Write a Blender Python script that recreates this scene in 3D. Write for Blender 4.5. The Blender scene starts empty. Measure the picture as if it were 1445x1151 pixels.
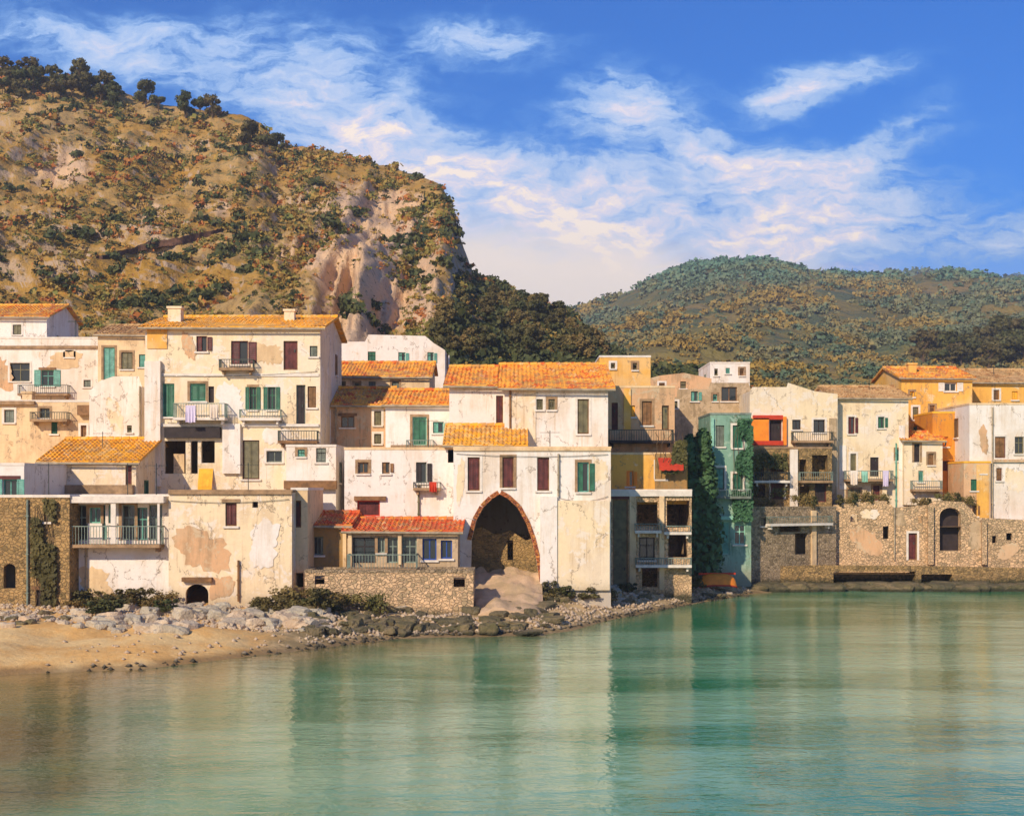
import bpy, math, random
import numpy as np
from mathutils import Vector, Matrix, noise as mnoise
from mathutils.geometry import delaunay_2d_cdt
R = math.radians
random.seed(7); np.random.seed(7)
S = bpy.context.scene
C = S.collection
# ------------------------------------------------------------------ camera
F = 1930.0; CX = 722.5; HY = 690.0; HC = 6.0        # focal length in photo pixels, horizon row, eye height
cam = bpy.data.cameras.new('camera'); co = bpy.data.objects.new('camera', cam); C.objects.link(co)
co.location = (0, 0, HC); co.rotation_euler = (R(90), 0, 0)
cam.sensor_width = 36; cam.lens = 36*F/1445; cam.shift_y = (HY-575.5)/1445
cam.clip_start = 0.5; cam.clip_end = 9000
S.camera = co
S.view_settings.view_transform = 'Standard'; S.view_settings.look = 'None'
S.view_settings.exposure = 0.40; S.view_settings.gamma = 1
S.cycles.max_bounces = 6; S.cycles.volume_bounces = 0
# ------------------------------------------------------------------ sun + sky
SD = Vector((-0.42, -0.74, 0.50)).normalized()
sun = bpy.data.lights.new('sun', 'SUN'); sun.energy = 3.8; sun.angle = R(0.5); sun.color = (1.0, 0.83, 0.62)
so = bpy.data.objects.new('sun', sun); C.objects.link(so)
so.rotation_euler = (-SD).to_track_quat('-Z', 'Y').to_euler(); so.location = (-60, -60, 80)
W = bpy.data.worlds.new("World"); S.world = W; W.use_nodes = True
nt = W.node_tree; nt.nodes.clear()

class G:
    """tiny node-graph helper"""
    def __init__(s, nt): s.nt = nt
    def n(s, t, **k):
        o = s.nt.nodes.new(t)
        for a, b in k.items(): setattr(o, a, b)
        return o
    def set(s, sock, v):
        if v is None: return
        if hasattr(v, 'is_output') or isinstance(v, bpy.types.NodeSocket): s.nt.links.new(v, sock)
        else:
            try: sock.default_value = v
            except Exception:
                sock.default_value = (v[0], v[1], v[2], 1) if hasattr(v, '__len__') else v
    def m(s, op, a, b=None, c=None, clamp=False):
        o = s.n('ShaderNodeMath', operation=op, use_clamp=clamp)
        for i, v in enumerate((a, b, c)):
            if v is not None: s.set(o.inputs[i], v)
        return o.outputs[0]
    def mix(s, f, a, b, bt='MIX'):
        o = s.n('ShaderNodeMix', data_type='RGBA', blend_type=bt)
        s.set(o.inputs[0], f)
        for i, v in ((6, a), (7, b)):
            if isinstance(v, (tuple, list)): v = (v[0], v[1], v[2], 1)
            s.set(o.inputs[i], v)
        return o.outputs[2]
    def noise(s, vec, scale, detail=4, rough=0.55, dist=0.0, out=0):
        o = s.n('ShaderNodeTexNoise'); s.set(o.inputs['Vector'], vec)
        o.inputs['Scale'].default_value = scale; o.inputs['Detail'].default_value = detail
        o.inputs['Roughness'].default_value = rough; o.inputs['Distortion'].default_value = dist
        return o.outputs[out]
    def ss(s, v, a, b, lo=0.0, hi=1.0):
        o = s.n('ShaderNodeMapRange', interpolation_type='SMOOTHSTEP')
        s.set(o.inputs[0], v)
        for i, q in ((1, a), (2, b), (3, lo), (4, hi)): o.inputs[i].default_value = q
        return o.outputs[0]
    def scale(s, vec, sc, rot=(0, 0, 0)):
        o = s.n('ShaderNodeMapping'); s.set(o.inputs[0], vec); o.inputs['Scale'].default_value = sc
        o.inputs['Rotation'].default_value = rot
        return o.outputs[0]
    def pos(s): return s.n('ShaderNodeNewGeometry').outputs['Position']

g = G(nt)
sky = g.n('ShaderNodeTexSky', sky_type='NISHITA'); sky.sun_disc = False
sky.sun_elevation = math.asin(SD.z); sky.sun_rotation = math.atan2(SD.x, SD.y)
sky.air_density = 1.1; sky.dust_density = 0.4; sky.ozone_density = 5.0
tc = g.n('ShaderNodeTexCoord').outputs['Generated']
sx = g.n('ShaderNodeSeparateXYZ'); g.set(sx.inputs[0], tc)
ay = g.m('MAXIMUM', g.m('ABSOLUTE', sx.outputs[1]), 0.12)
ka = g.m('DIVIDE', sx.outputs[0], ay); kb = g.m('DIVIDE', sx.outputs[2], ay)
cv = g.n('ShaderNodeCombineXYZ'); g.set(cv.inputs[0], ka); g.set(cv.inputs[1], kb)
cv = cv.outputs[0]
# clouds that stand in this part of the sky: centre, half sizes, tilt (all as tangents of direction), weight
cl = [(430,60,330,34,6,.35),(90,40,170,40,8,.8),(700,45,90,26,4,.6),(700,60,150,26,4,.5),(500,150,170,75,35,.95),
      (640,250,260,70,22,.95),(870,145,60,34,10,1.0),(920,135,90,50,20,.6),(1180,115,110,28,-14,.95),(1255,185,85,24,-30,.7),
      (1120,130,70,34,-20,.9),(860,270,300,55,8,.85),(1010,225,150,30,6,.9),(960,195,200,26,8,.55),(1150,235,140,24,0,.7),(800,320,170,30,2,.9),(1240,215,150,22,-14,.45),(1200,300,330,46,4,1.1),(1010,265,90,18,3,.75),
      (760,330,280,40,0,1.0),(1290,345,330,34,0,1.3),(780,390,230,60,0,1.3),(250,110,200,40,16,.8),(560,190,120,45,30,1.0),(1200,275,150,20,-5,.4)]
warp = g.noise(g.scale(cv, (1, 1.6, 1)), 14, 5, .6, out=1)
w2 = g.n('ShaderNodeVectorMath', operation='MULTIPLY_ADD'); g.set(w2.inputs[0], warp); w2.inputs[1].default_value = (.07, .045, 0)
ofs = g.n('ShaderNodeVectorMath', operation='SUBTRACT'); g.set(ofs.inputs[0], cv); ofs.inputs[1].default_value = (.035, .022, 0)
g.set(w2.inputs[2], ofs.outputs[0])
sw = g.n('ShaderNodeSeparateXYZ'); g.set(sw.inputs[0], w2.outputs[0])
tot = None
for (px, py, a, b, rot, wt) in cl:
    x0 = (px-CX)/F; y0 = (HY-py)/F; c_, s_ = math.cos(R(-rot)), math.sin(R(-rot))
    dx = g.m('SUBTRACT', sw.outputs[0], x0); dy = g.m('SUBTRACT', sw.outputs[1], y0)
    u = g.m('MULTIPLY_ADD', dy, s_*F/a, g.m('MULTIPLY', dx, c_*F/a))
    v = g.m('MULTIPLY_ADD', dy, c_*F/b, g.m('MULTIPLY', dx, -s_*F/b))
    q = g.m('MULTIPLY_ADD', u, u, g.m('MULTIPLY', v, v))
    e = g.m('MULTIPLY', g.m('EXPONENT', g.m('MULTIPLY', q, -1.0)), wt)
    tot = e if tot is None else g.m('ADD', tot, e)
broad = g.noise(g.scale(w2.outputs[0], (1, 1.9, 1), (0, 0, R(8))), 9, 4, .55)
fine = g.noise(g.scale(w2.outputs[0], (1, 2.8, 1), (0, 0, R(10))), 34, 8, .66)
dens = g.m('MULTIPLY', tot, g.m('MULTIPLY_ADD', g.m('SUBTRACT', fine, .5), 3.4, 1.0))
dens = g.m('MULTIPLY', dens, g.ss(broad, .34, .60, .45, 1.25))
dens = g.m('MAXIMUM', dens, 0.0)
cr = g.n('ShaderNodeValToRGB'); g.set(cr.inputs[0], g.m('MULTIPLY', dens, .33))
cr.color_ramp.elements[0].position = .0; cr.color_ramp.elements[0].color = (.6, 2.4, 5.6, 1)
cr.color_ramp.elements[1].position = 1.0; cr.color_ramp.elements[1].color = (7.0, 6.0, 5.2, 1)
for p_, c_ in ((.22, (1.7, 3.1, 5.7)), (.48, (3.3, 4.2, 6.0)), (.78, (5.3, 5.0, 5.8))):
    e = cr.color_ramp.elements.new(p_); e.color = (*c_, 1)
cover = g.ss(dens, .05, 1.0)
skyc = g.mix(1.0, sky.outputs[0], (.035, .37, .80), 'MULTIPLY')
low = g.ss(kb, .20, .09)
skyc = g.mix(g.m('MULTIPLY', low, .5), skyc, (4.3, 4.5, 5.4))
col = g.mix(cover, skyc, cr.outputs[0])
kg = g.m('MULTIPLY_ADD', g.m('MAXIMUM', ka, 0.0), .13, g.m('MULTIPLY_ADD', g.m('SUBTRACT', fine, .5), .05, kb))
col = g.mix(g.m('MULTIPLY', g.ss(kg, .205, .165), .93), col, (6.7, 5.7, 4.9))
bg = g.n('ShaderNodeBackground'); g.set(bg.inputs[0], col); bg.inputs[1].default_value = 0.13
ow = g.n('ShaderNodeOutputWorld'); nt.links.new(bg.outputs[0], ow.inputs[0])

# ------------------------------------------------------------------ materials
def mat(name):
    m = bpy.data.materials.new(name); m.use_nodes = True
    m.node_tree.nodes.clear(); g = G(m.node_tree)
    b = g.n('ShaderNodeBsdfPrincipled'); o = g.n('ShaderNodeOutputMaterial')
    m.node_tree.links.new(b.outputs[0], o.inputs[0])
    b.inputs['Roughness'].default_value = .85; b.inputs['Specular IOR Level'].default_value = .25
    return m, g, b
def bump(g, b, h, st=.5, d=.05):
    o = g.n('ShaderNodeBump'); o.inputs['Strength'].default_value = st; o.inputs['Distance'].default_value = d
    g.set(o.inputs['Height'], h); g.set(b.inputs['Normal'], o.outputs[0])
def plaster(name, c, dirt=(.30, .22, .13), wear=.35, patch=(.42, .30, .18), pth=.64):
    m, g, b = mat(name); p = g.pos()
    big = g.noise(p, .55, 5, .6); st = g.noise(g.scale(p, (2.2, 2.2, .35)), 1.3, 5, .65); fn = g.noise(p, 5, 5, .7)
    k = g.m('ADD', g.m('MULTIPLY', big, .5), g.m('MULTIPLY', st, .5))
    cc = g.mix(g.ss(k, .46, .60, 0, wear), c, dirt)
    cc = g.mix(g.ss(g.noise(p, .28, 4, .6), .50, .62, 0, .38), cc, patch)
    cc = g.mix(g.ss(g.noise(p, 1.1, 7, .75, .4), pth-.07, pth-.03, 0, .8), cc, patch)
    stf = g.noise(g.scale(p, (5, 5, .18)), 1.6, 3, .6)
    cc = g.mix(g.m('MULTIPLY', g.ss(stf, .56, .68, 0, .6), g.ss(big, .42, .60)), cc, dirt)
    vc = g.n('ShaderNodeTexVoronoi', feature='DISTANCE_TO_EDGE'); wv = g.n('ShaderNodeVectorMath', operation='MULTIPLY_ADD')
    g.set(wv.inputs[0], g.noise(p, 1.6, 5, .7, out=1)); wv.inputs[1].default_value = (1.2, 1.2, 1.2); g.set(wv.inputs[2], p)
    g.set(vc.inputs[0], wv.outputs[0]); vc.inputs['Scale'].default_value = .45
    cc = g.mix(g.m('MULTIPLY', g.ss(vc.outputs[0], .004, .016, .7, 0), g.ss(st, .46, .52)), cc, (.25, .18, .12))
    sz = g.n('ShaderNodeSeparateXYZ'); g.set(sz.inputs[0], p)
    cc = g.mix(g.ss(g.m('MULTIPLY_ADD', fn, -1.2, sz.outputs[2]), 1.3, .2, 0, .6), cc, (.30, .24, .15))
    cc = g.mix(1.0, cc, g.mix(fn, (.86, .85, .83), (1.1, 1.1, 1.1)), 'MULTIPLY')
    g.set(b.inputs[0], cc); bump(g, b, g.m('MULTIPLY_ADD', fn, .6, big), .6, .06)
    return m
def stone(name, c1, c2, c3, sc=3.6, gap=(.26, .19, .12)):
    m, g, b = mat(name); p = g.pos()
    wv = g.n('ShaderNodeVectorMath', operation='MULTIPLY_ADD'); g.set(wv.inputs[0], g.noise(p, 2.5, 4, .6, out=1)); wv.inputs[1].default_value = (.35, .35, .35); g.set(wv.inputs[2], p); p = wv.outputs[0]
    v = g.n('ShaderNodeTexVoronoi'); g.set(v.inputs[0], g.scale(p, (1, 1, 1.5))); v.inputs['Scale'].default_value = sc
    ve = g.n('ShaderNodeTexVoronoi', feature='DISTANCE_TO_EDGE'); g.set(ve.inputs[0], g.scale(p, (1, 1, 1.5))); ve.inputs['Scale'].default_value = sc
    s = g.n('ShaderNodeSeparateColor'); g.set(s.inputs[0], v.outputs['Color'])
    cc = g.mix(s.outputs[0], c1, c2); cc = g.mix(g.ss(s.outputs[1], .6, .9), cc, c3)
    n = g.noise(p, .45, 5, .6); cc = g.mix(g.ss(n, .5, .72, 0, .7), cc, c3)
    fn = g.noise(p, 7, 4, .7)
    cc = g.mix(1.0, cc, g.mix(fn, (.65, .65, .65), (1.25, 1.25, 1.25)), 'MULTIPLY')
    cc = g.mix(g.ss(ve.outputs[0], .0, .06, .5, 0), cc, gap)
    sz = g.n('ShaderNodeSeparateXYZ'); g.set(sz.inputs[0], p)
    cc = g.mix(g.ss(g.noise(p, .8, 6, .7), .52, .60, 0, .65), cc, c1)
    cc = g.mix(g.ss(g.m('MULTIPLY_ADD', fn, -.5, sz.outputs[2]), .75, .25, 0, .9), cc, (.035, .045, .02))
    g.set(b.inputs[0], cc); bump(g, b, g.m('MULTIPLY_ADD', fn, .4, g.ss(ve.outputs[0], 0, .15)), .8, .08)
    return m
def tiles(name, c1, c2, c3, lich=.25):
    m, g, b = mat(name); p = g.pos()
    v = g.n('ShaderNodeTexVoronoi'); g.set(v.inputs[0], p); v.inputs['Scale'].default_value = 3.2
    s = g.n('ShaderNodeSeparateColor'); g.set(s.inputs[0], v.outputs['Color'])
    cc = g.mix(s.outputs[0], c1, c2); cc = g.mix(g.ss(s.outputs[1], .72, .8), cc, c3)
    cc = g.mix(g.ss(s.outputs[2], .55, .95, 0, .7), cc, (.50, .26, .10))
    cc = g.mix(g.ss(g.noise(p, .7, 6, .75), .50, .60, 0, lich+.12), cc, (.27, .19, .09))
    cc = g.mix(g.ss(g.noise(p, 1.6, 4, .7), .58, .66, 0, .7), cc, (.80, .55, .28))
    g.set(b.inputs[0], cc); bump(g, b, g.noise(p, 9, 3, .6), .4, .03)
    return m
def plain(name, c, rough=.7, var=.25, sc=3.0, metal=0, spec=.3):
    m, g, b = mat(name); p = g.pos(); n = g.noise(p, sc, 5, .65)
    d = tuple(x*(1-var) for x in c); l = tuple(min(1, x*(1+var)) for x in c)
    g.set(b.inputs[0], g.mix(g.ss(n, .3, .7), d, l)); b.inputs['Roughness'].default_value = rough
    b.inputs['Metallic'].default_value = metal; b.inputs['Specular IOR Level'].default_value = spec
    bump(g, b, g.noise(p, sc*4, 3, .6), .25, .02)
    return m
M = {}
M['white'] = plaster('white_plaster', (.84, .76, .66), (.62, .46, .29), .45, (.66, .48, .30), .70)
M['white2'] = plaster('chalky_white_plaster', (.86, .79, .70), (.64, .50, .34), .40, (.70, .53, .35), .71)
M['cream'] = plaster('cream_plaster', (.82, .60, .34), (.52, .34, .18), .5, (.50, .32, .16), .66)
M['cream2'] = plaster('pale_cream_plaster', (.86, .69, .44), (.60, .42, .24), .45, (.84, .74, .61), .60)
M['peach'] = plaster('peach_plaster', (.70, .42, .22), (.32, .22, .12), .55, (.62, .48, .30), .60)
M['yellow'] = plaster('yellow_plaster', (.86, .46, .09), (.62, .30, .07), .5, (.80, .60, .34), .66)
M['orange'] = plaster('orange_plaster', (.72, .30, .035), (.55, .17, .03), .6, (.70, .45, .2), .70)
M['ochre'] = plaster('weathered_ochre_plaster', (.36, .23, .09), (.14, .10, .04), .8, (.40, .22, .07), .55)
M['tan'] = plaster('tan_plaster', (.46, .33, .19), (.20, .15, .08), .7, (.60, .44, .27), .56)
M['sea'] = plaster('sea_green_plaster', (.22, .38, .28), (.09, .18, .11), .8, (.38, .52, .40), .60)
M['stone'] = stone('rubble_stone', (.52, .38, .23), (.38, .28, .16), (.24, .18, .10), 5.0)
M['stone_pale'] = stone('pale_rubble_stone', (.86, .57, .31), (.68, .46, .25), (.46, .33, .18), 5.0)
M['stone_brown'] = stone('brown_rubble_stone', (.50, .31, .12), (.38, .25, .10), (.22, .15, .06), 5.0)
M['brick'] = stone('red_brick_rim', (.50, .15, .05), (.62, .27, .07), (.28, .07, .04), 5.5, (.35, .15, .06))
M['roof'] = tiles('orange_roof_tiles', (.82, .33, .04), (.90, .47, .07), (.68, .15, .03))
M['roof_y'] = tiles('yellow_ochre_roof_tiles', (.90, .45, .03), (.85, .38, .04), (.85, .50, .15), .12)
M['roof_r'] = tiles('red_roof_tiles', (.62, .08, .03), (.70, .14, .03), (.75, .26, .04), .15)
M['roof_b'] = tiles('weathered_brown_roof_tiles', (.50, .30, .12), (.62, .40, .18), (.34, .17, .06), .4)
M['deck'] = plain('roof_terrace_screed', (.45, .33, .20), .9, .3, 1.5)
M['trimw'] = plain('pale_trim', (.74, .66, .55), .8, .12)
M['trimb'] = plain('brown_stone_trim', (.33, .21, .11), .85, .3)
M['green'] = plain('green_shutter_paint', (.03, .13, .07), .5, .3)
M['teal'] = plain('teal_shutter_paint', (.12, .34, .26), .5, .3)
M['mint'] = plain('mint_paint', (.30, .58, .44), .5, .2)
M['red'] = plain('dark_red_wood', (.11, .025, .02), .5, .4)
M['brown'] = plain('brown_wood', (.22, .11, .04), .55, .4)
M['olive'] = plain('olive_shutter_paint', (.16, .14, .07), .55, .3)
M['grey'] = plain('grey_shutter_paint', (.16, .18, .14), .55, .3)
M['dark'] = plain('dark_timber', (.03, .02, .018), .6, .3)
M['blue'] = plain('blue_paint', (.02, .07, .32), .5, .2)
M['redp'] = plain('red_awning_canvas', (.55, .05, .02), .8, .15)
M['orgp'] = plain('orange_paint', (.95, .27, .02), .5, .15)
M['goldc'] = plain('golden_canvas', (.90, .45, .04), .8, .15)
M['iron'] = plain('painted_iron', (.06, .07, .055), .5, .3, 3, .3)
M['irong'] = plain('grey_green_iron', (.20, .25, .20), .5, .3, 3, .1)
M['pipe'] = plain('drainpipe', (.35, .28, .18), .5, .3)
M['glass'], gg, gb = mat('window_glass'); gb.inputs[0].default_value = (.02, .028, .03, 1); gb.inputs['Roughness'].default_value = .06; gb.inputs['Specular IOR Level'].default_value = .7
M['bark'] = plain('bark', (.12, .075, .04), .9, .4, 6)
def leafmat(name, a, b_, c=None):
    m, g, b = mat(name); p = g.pos()
    n = g.noise(p, .9, 3, .6); o = g.n('ShaderNodeObjectInfo').outputs['Random']
    cc = g.mix(g.ss(n, .35, .65), a, b_)
    cc = g.mix(g.m('MULTIPLY', o, .5), cc, c or b_)
    g.set(b.inputs[0], cc); b.inputs['Roughness'].default_value = .7
    return m
M['leaf'] = leafmat('dark_foliage', (.04, .06, .018), (.10, .105, .03), (.16, .09, .03))
M['leafg'] = leafmat('green_foliage', (.02, .07, .028), (.07, .17, .075), (.10, .16, .05))
M['leafo'] = leafmat('olive_foliage', (.12, .12, .035), (.20, .15, .045), (.26, .14, .045))
def scrubmat():
    m, g, b = mat('dry_scrub'); p = g.pos()
    v = g.n('ShaderNodeTexVoronoi'); g.set(v.inputs[0], p); v.inputs['Scale'].default_value = .7
    s = g.n('ShaderNodeSeparateColor'); g.set(s.inputs[0], v.outputs['Color'])
    cc = g.mix(s.outputs[0], (.17, .18, .04), (.42, .25, .055)); cc = g.mix(g.ss(s.outputs[1], .8, .9), cc, (.45, .16, .04)); cc = g.mix(g.ss(s.outputs[2], .75, .85), cc, (.045, .06, .02))
    g.set(b.inputs[0], cc); return m
M['scrub'] = scrubmat()

# ------------------------------------------------------------------ mesh helpers
class MB:
    def __init__(s): s.v = []; s.f = []
    def add(s, vs, fs):
        o = len(s.v); s.v += [tuple(x) for x in vs]; s.f += [tuple(i+o for i in q) for q in fs]; return s
    def box(s, x0, x1, y0, y1, z0, z1):
        return s.add([(x0,y0,z0),(x1,y0,z0),(x1,y1,z0),(x0,y1,z0),(x0,y0,z1),(x1,y0,z1),(x1,y1,z1),(x0,y1,z1)],
                     [(0,3,2,1),(4,5,6,7),(0,1,5,4),(1,2,6,5),(2,3,7,6),(3,0,4,7)])
    def tube(s, a, b, r0, r1=None, n=6):
        r1 = r0 if r1 is None else r1; a = Vector(a); b = Vector(b); d = (b-a).normalized()
        t = d.orthogonal().normalized(); w = d.cross(t); vs = []
        for (c, r) in ((a, r0), (b, r1)):
            for i in range(n):
                q = 2*math.pi*i/n; vs.append(c+(t*math.cos(q)+w*math.sin(q))*r)
        fs = [(i, (i+1) % n, n+(i+1) % n, n+i) for i in range(n)]+[tuple(range(n))[::-1], tuple(range(n, 2*n))]
        return s.add(vs, fs)
    def build(s, name, m, parent=None, smooth=False):
        me = bpy.data.meshes.new(name); me.from_pydata(s.v, [], s.f); me.materials.append(m)
        if smooth: me.polygons.foreach_set('use_smooth', [True]*len(me.polygons))
        me.update()
        o = bpy.data.objects.new(name, me); C.objects.link(o)
        if parent: o.parent = parent
        return o
def tag(o, label=None, cat=None, group=None, kind=None):
    if label: o['label'] = label
    if cat: o['category'] = cat
    if group: o['group'] = group
    if kind: o['kind'] = kind
    return o
def empty(name, loc, rz=0):
    o = bpy.data.objects.new(name, None); C.objects.link(o); o.location = loc; o.rotation_euler = (0, 0, rz)
    o.empty_display_size = .3; return o
def copy_tree(o, parent=None):
    c = o.copy(); C.objects.link(c)
    if parent: c.parent = parent
    for ch in list(o.children): copy_tree(ch, c)
    return c
def mesh_np(name, V, Fq, m, smooth=False):
    me = bpy.data.meshes.new(name); V = np.asarray(V, dtype=np.float32); Fq = np.asarray(Fq, dtype=np.int32)
    me.vertices.add(len(V)); me.vertices.foreach_set('co', V.ravel())
    me.loops.add(Fq.size); me.loops.foreach_set('vertex_index', Fq.ravel())
    me.polygons.add(len(Fq)); me.polygons.foreach_set('loop_start', np.arange(0, Fq.size, Fq.shape[1], dtype=np.int32))
    me.materials.append(m); me.update(calc_edges=True); me.validate()
    if smooth: me.polygons.foreach_set('use_smooth', [True]*len(me.polygons))
    o = bpy.data.objects.new(name, me); C.objects.link(o); return o
def at(px, py, Y): return Vector(((px-CX)/F*Y, Y, HC+(HY-py)/F*Y))

# ---- value noise in numpy
_P = np.random.RandomState(3).rand(256, 256)
def vn(x, y):
    xi = np.floor(x).astype(int); yi = np.floor(y).astype(int); fx = x-xi; fy = y-yi
    fx = fx*fx*(3-2*fx); fy = fy*fy*(3-2*fy); a = _P
    g0 = a[xi % 256, yi % 256]; g1 = a[(xi+1) % 256, yi % 256]; g2 = a[xi % 256, (yi+1) % 256]; g3 = a[(xi+1) % 256, (yi+1) % 256]
    return (g0*(1-fx)+g1*fx)*(1-fy)+(g2*(1-fx)+g3*fx)*fy
def fbm(x, y, o=5, ridged=False):
    s = 0; a = .5; x = np.asarray(x, float); y = np.asarray(y, float)
    for i in range(o):
        n = vn(x*2**i+17*i, y*2**i+5*i)
        s = s+a*((1-abs(2*n-1)) if ridged else n); a *= .5
    return s

# ------------------------------------------------------------------ shore line and ground
SHpx = [(-900,1150),(-400,1010),(0,952),(200,943),(400,920),(560,900),(760,896),(800,890),(862,874),(900,866),(950,857),(1060,838),(1200,826),(1445,820),(1900,815)]
shX, shY = [], []
for (a, b) in SHpx:
    Yd = F*HC/(b-HY); shX.append((a-CX)/F*Yd); shY.append(Yd)
def shore(X): return np.interp(X, shX, shY)+(fbm(np.asarray(X)*.35+9, np.asarray(X)*0+3, 3)-.45)*1.1
def ground(X, Y):
    d = np.asarray(Y)-shore(X)
    z = np.interp(d, [-60,-20,0,2,5,10], [-9,-3,0,.35,.62,.85])
    lim = np.maximum(shore(X)+5, 62)
    z = z+np.interp(np.asarray(Y)-lim, [0,8,18,30,42,60,90,200], [0,.9,3.6,7.5,10.5,12.5,14.5,17])
    return z+(fbm(np.asarray(X)*.6, np.asarray(Y)*.6, 4)-.47)*np.clip(d*.12, 0, .5)
def gz(X, Y): return float(ground(np.array([X]), np.array([Y]))[0])

# water
m, g, b = mat('sea_water'); p = g.pos()
at_ = g.n('ShaderNodeAttribute', attribute_name='shallow').outputs['Fac']
n1 = g.noise(g.scale(p, (.05, .11, 1), (0, 0, R(14))), 1.0, 5, .6, .8)
deep = g.mix(g.ss(n1, .40, .60), (.04, .25, .095), (.24, .48, .25))
sh1 = g.mix(g.ss(g.noise(p, .12, 4, .6), .42, .58), (.34, .22, .07), (.13, .17, .06))
refl_a = g.n('ShaderNodeAttribute', attribute_name='dark_reflection').outputs['Fac']
g.set(b.inputs[0], g.mix(g.m('MULTIPLY', refl_a, g.ss(n1, .3, .6, .6, 1)), g.mix(at_, deep, sh1), (.045, .055, .012)))
b.inputs['Roughness'].default_value = .05; b.inputs['IOR'].default_value = 1.37; b.inputs['Specular IOR Level'].default_value = .7
w = g.m('ADD', g.m('MULTIPLY', g.noise(g.scale(p, (1.6, .9, 1), (0, 0, R(25))), 1.0, 3, .5, .6), .55), g.m('MULTIPLY', g.noise(g.scale(p, (3, 7, 1), (0, 0, R(5))), 2.0, 3, .6), .07))
w = g.m('ADD', w, g.m('ADD', g.noise(g.scale(p, (.45, 1.2, 1), (0, 0, R(8))), 1.0, 4, .55, .4), g.m('MULTIPLY', g.noise(g.scale(p, (1, 2.2, 1), (0, 0, R(-12))), 3.0, 3, .6), .30)))
bump(g, b, w, .7, .045)
M['water'] = m
def grid(name, xs, ys, fz, m, smooth=True):
    Xg, Yg = np.meshgrid(xs, ys); Z = fz(Xg.ravel(), Yg.ravel())
    V = np.stack([Xg.ravel(), Yg.ravel(), Z], 1); nx = len(xs); ny = len(ys)
    i = np.arange(nx-1)[None, :]+np.arange(ny-1)[:, None]*nx; i = i.ravel()
    return mesh_np(name, V, np.stack([i, i+1, i+nx+1, i+nx], 1), m, smooth), V
xs = np.unique(np.concatenate([np.linspace(-1700, -70, 8), np.arange(-70, 90, 1.0), np.linspace(90, 1700, 8)]))
ys = np.unique(np.concatenate([np.linspace(-280, 10, 5), np.arange(10, 100, 1.0), np.linspace(100, 1750, 6)]))
wo, V = grid('sea', xs, ys, lambda X, Y: X*0, M['water'])
d = shore(V[:, 0])-V[:, 1]
lw = np.interp(V[:, 0], [-60, -22, -14, -6, 4, 20, 60], [20, 17, 14, 9, 3.2, 1.8, 1.5])
shl = np.clip(1-d/lw, 0, 1)**.8*np.interp(V[:, 0], [-10, 10], [1.15, .5])
# dark reflection of the stone wall, painted into the water colour at left
wd = np.exp(-(((V[:, 0]+13.0)/4.2)**2+((V[:, 1]-30)/9)**2))
refl_d2 = np.exp(-(((V[:, 0]+9.0)/1.3)**2+((V[:, 1]-27.5)/2.2)**2))
a = wo.data.attributes.new('dark_reflection', 'FLOAT', 'POINT'); a.data.foreach_set('value', np.clip(wd*1.3+refl_d2*.5, 0, 1).astype(np.float32))
a = wo.data.attributes.new('shallow', 'FLOAT', 'POINT'); a.data.foreach_set('value', shl.astype(np.float32))
tag(wo, 'calm green sea water in the bay', kind='structure')

# ground / beach
m, g, b = mat('beach_and_town_ground'); p = g.pos(); s = g.n('ShaderNodeSeparateXYZ'); g.set(s.inputs[0], p)
n = g.noise(p, .35, 5, .65); fn = g.noise(p, 4, 5, .7)
sand = g.mix(g.ss(n, .4, .6), (.82, .46, .14), (.88, .60, .25))
rock = g.mix(g.ss(g.noise(p, .9, 5, .7), .42, .58), (.32, .23, .10), (.60, .42, .20))
k = g.ss(g.m('ADD', s.outputs[0], g.m('MULTIPLY', n, 6)), -8, -5.5)
cc = g.mix(k, sand, rock)
wet = g.ss(g.m('MULTIPLY_ADD', g.m('SUBTRACT', n, .5), .5, s.outputs[2]), .02, .22, .72, 0)
cc = g.mix(wet, cc, (.22, .14, .06)); cc = g.mix(1.0, cc, g.mix(fn, (.7, .7, .7), (1.2, 1.2, 1.2)), 'MULTIPLY')
g.set(b.inputs[0], cc); bump(g, b, fn, .6, .10)
M['ground'] = m
xs = np.unique(np.concatenate([np.linspace(-300, -50, 20), np.arange(-50, 60, .4), np.linspace(60, 300, 20)]))
ys = np.unique(np.concatenate([np.arange(30, 100, .4), np.arange(100, 190, 3.0), np.linspace(190, 420, 8)]))
go, _ = grid('ground', xs, ys, lambda X, Y: ground(X, Y), M['ground'])
tag(go, 'sand and rock ground along the shore', kind='structure')

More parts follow.
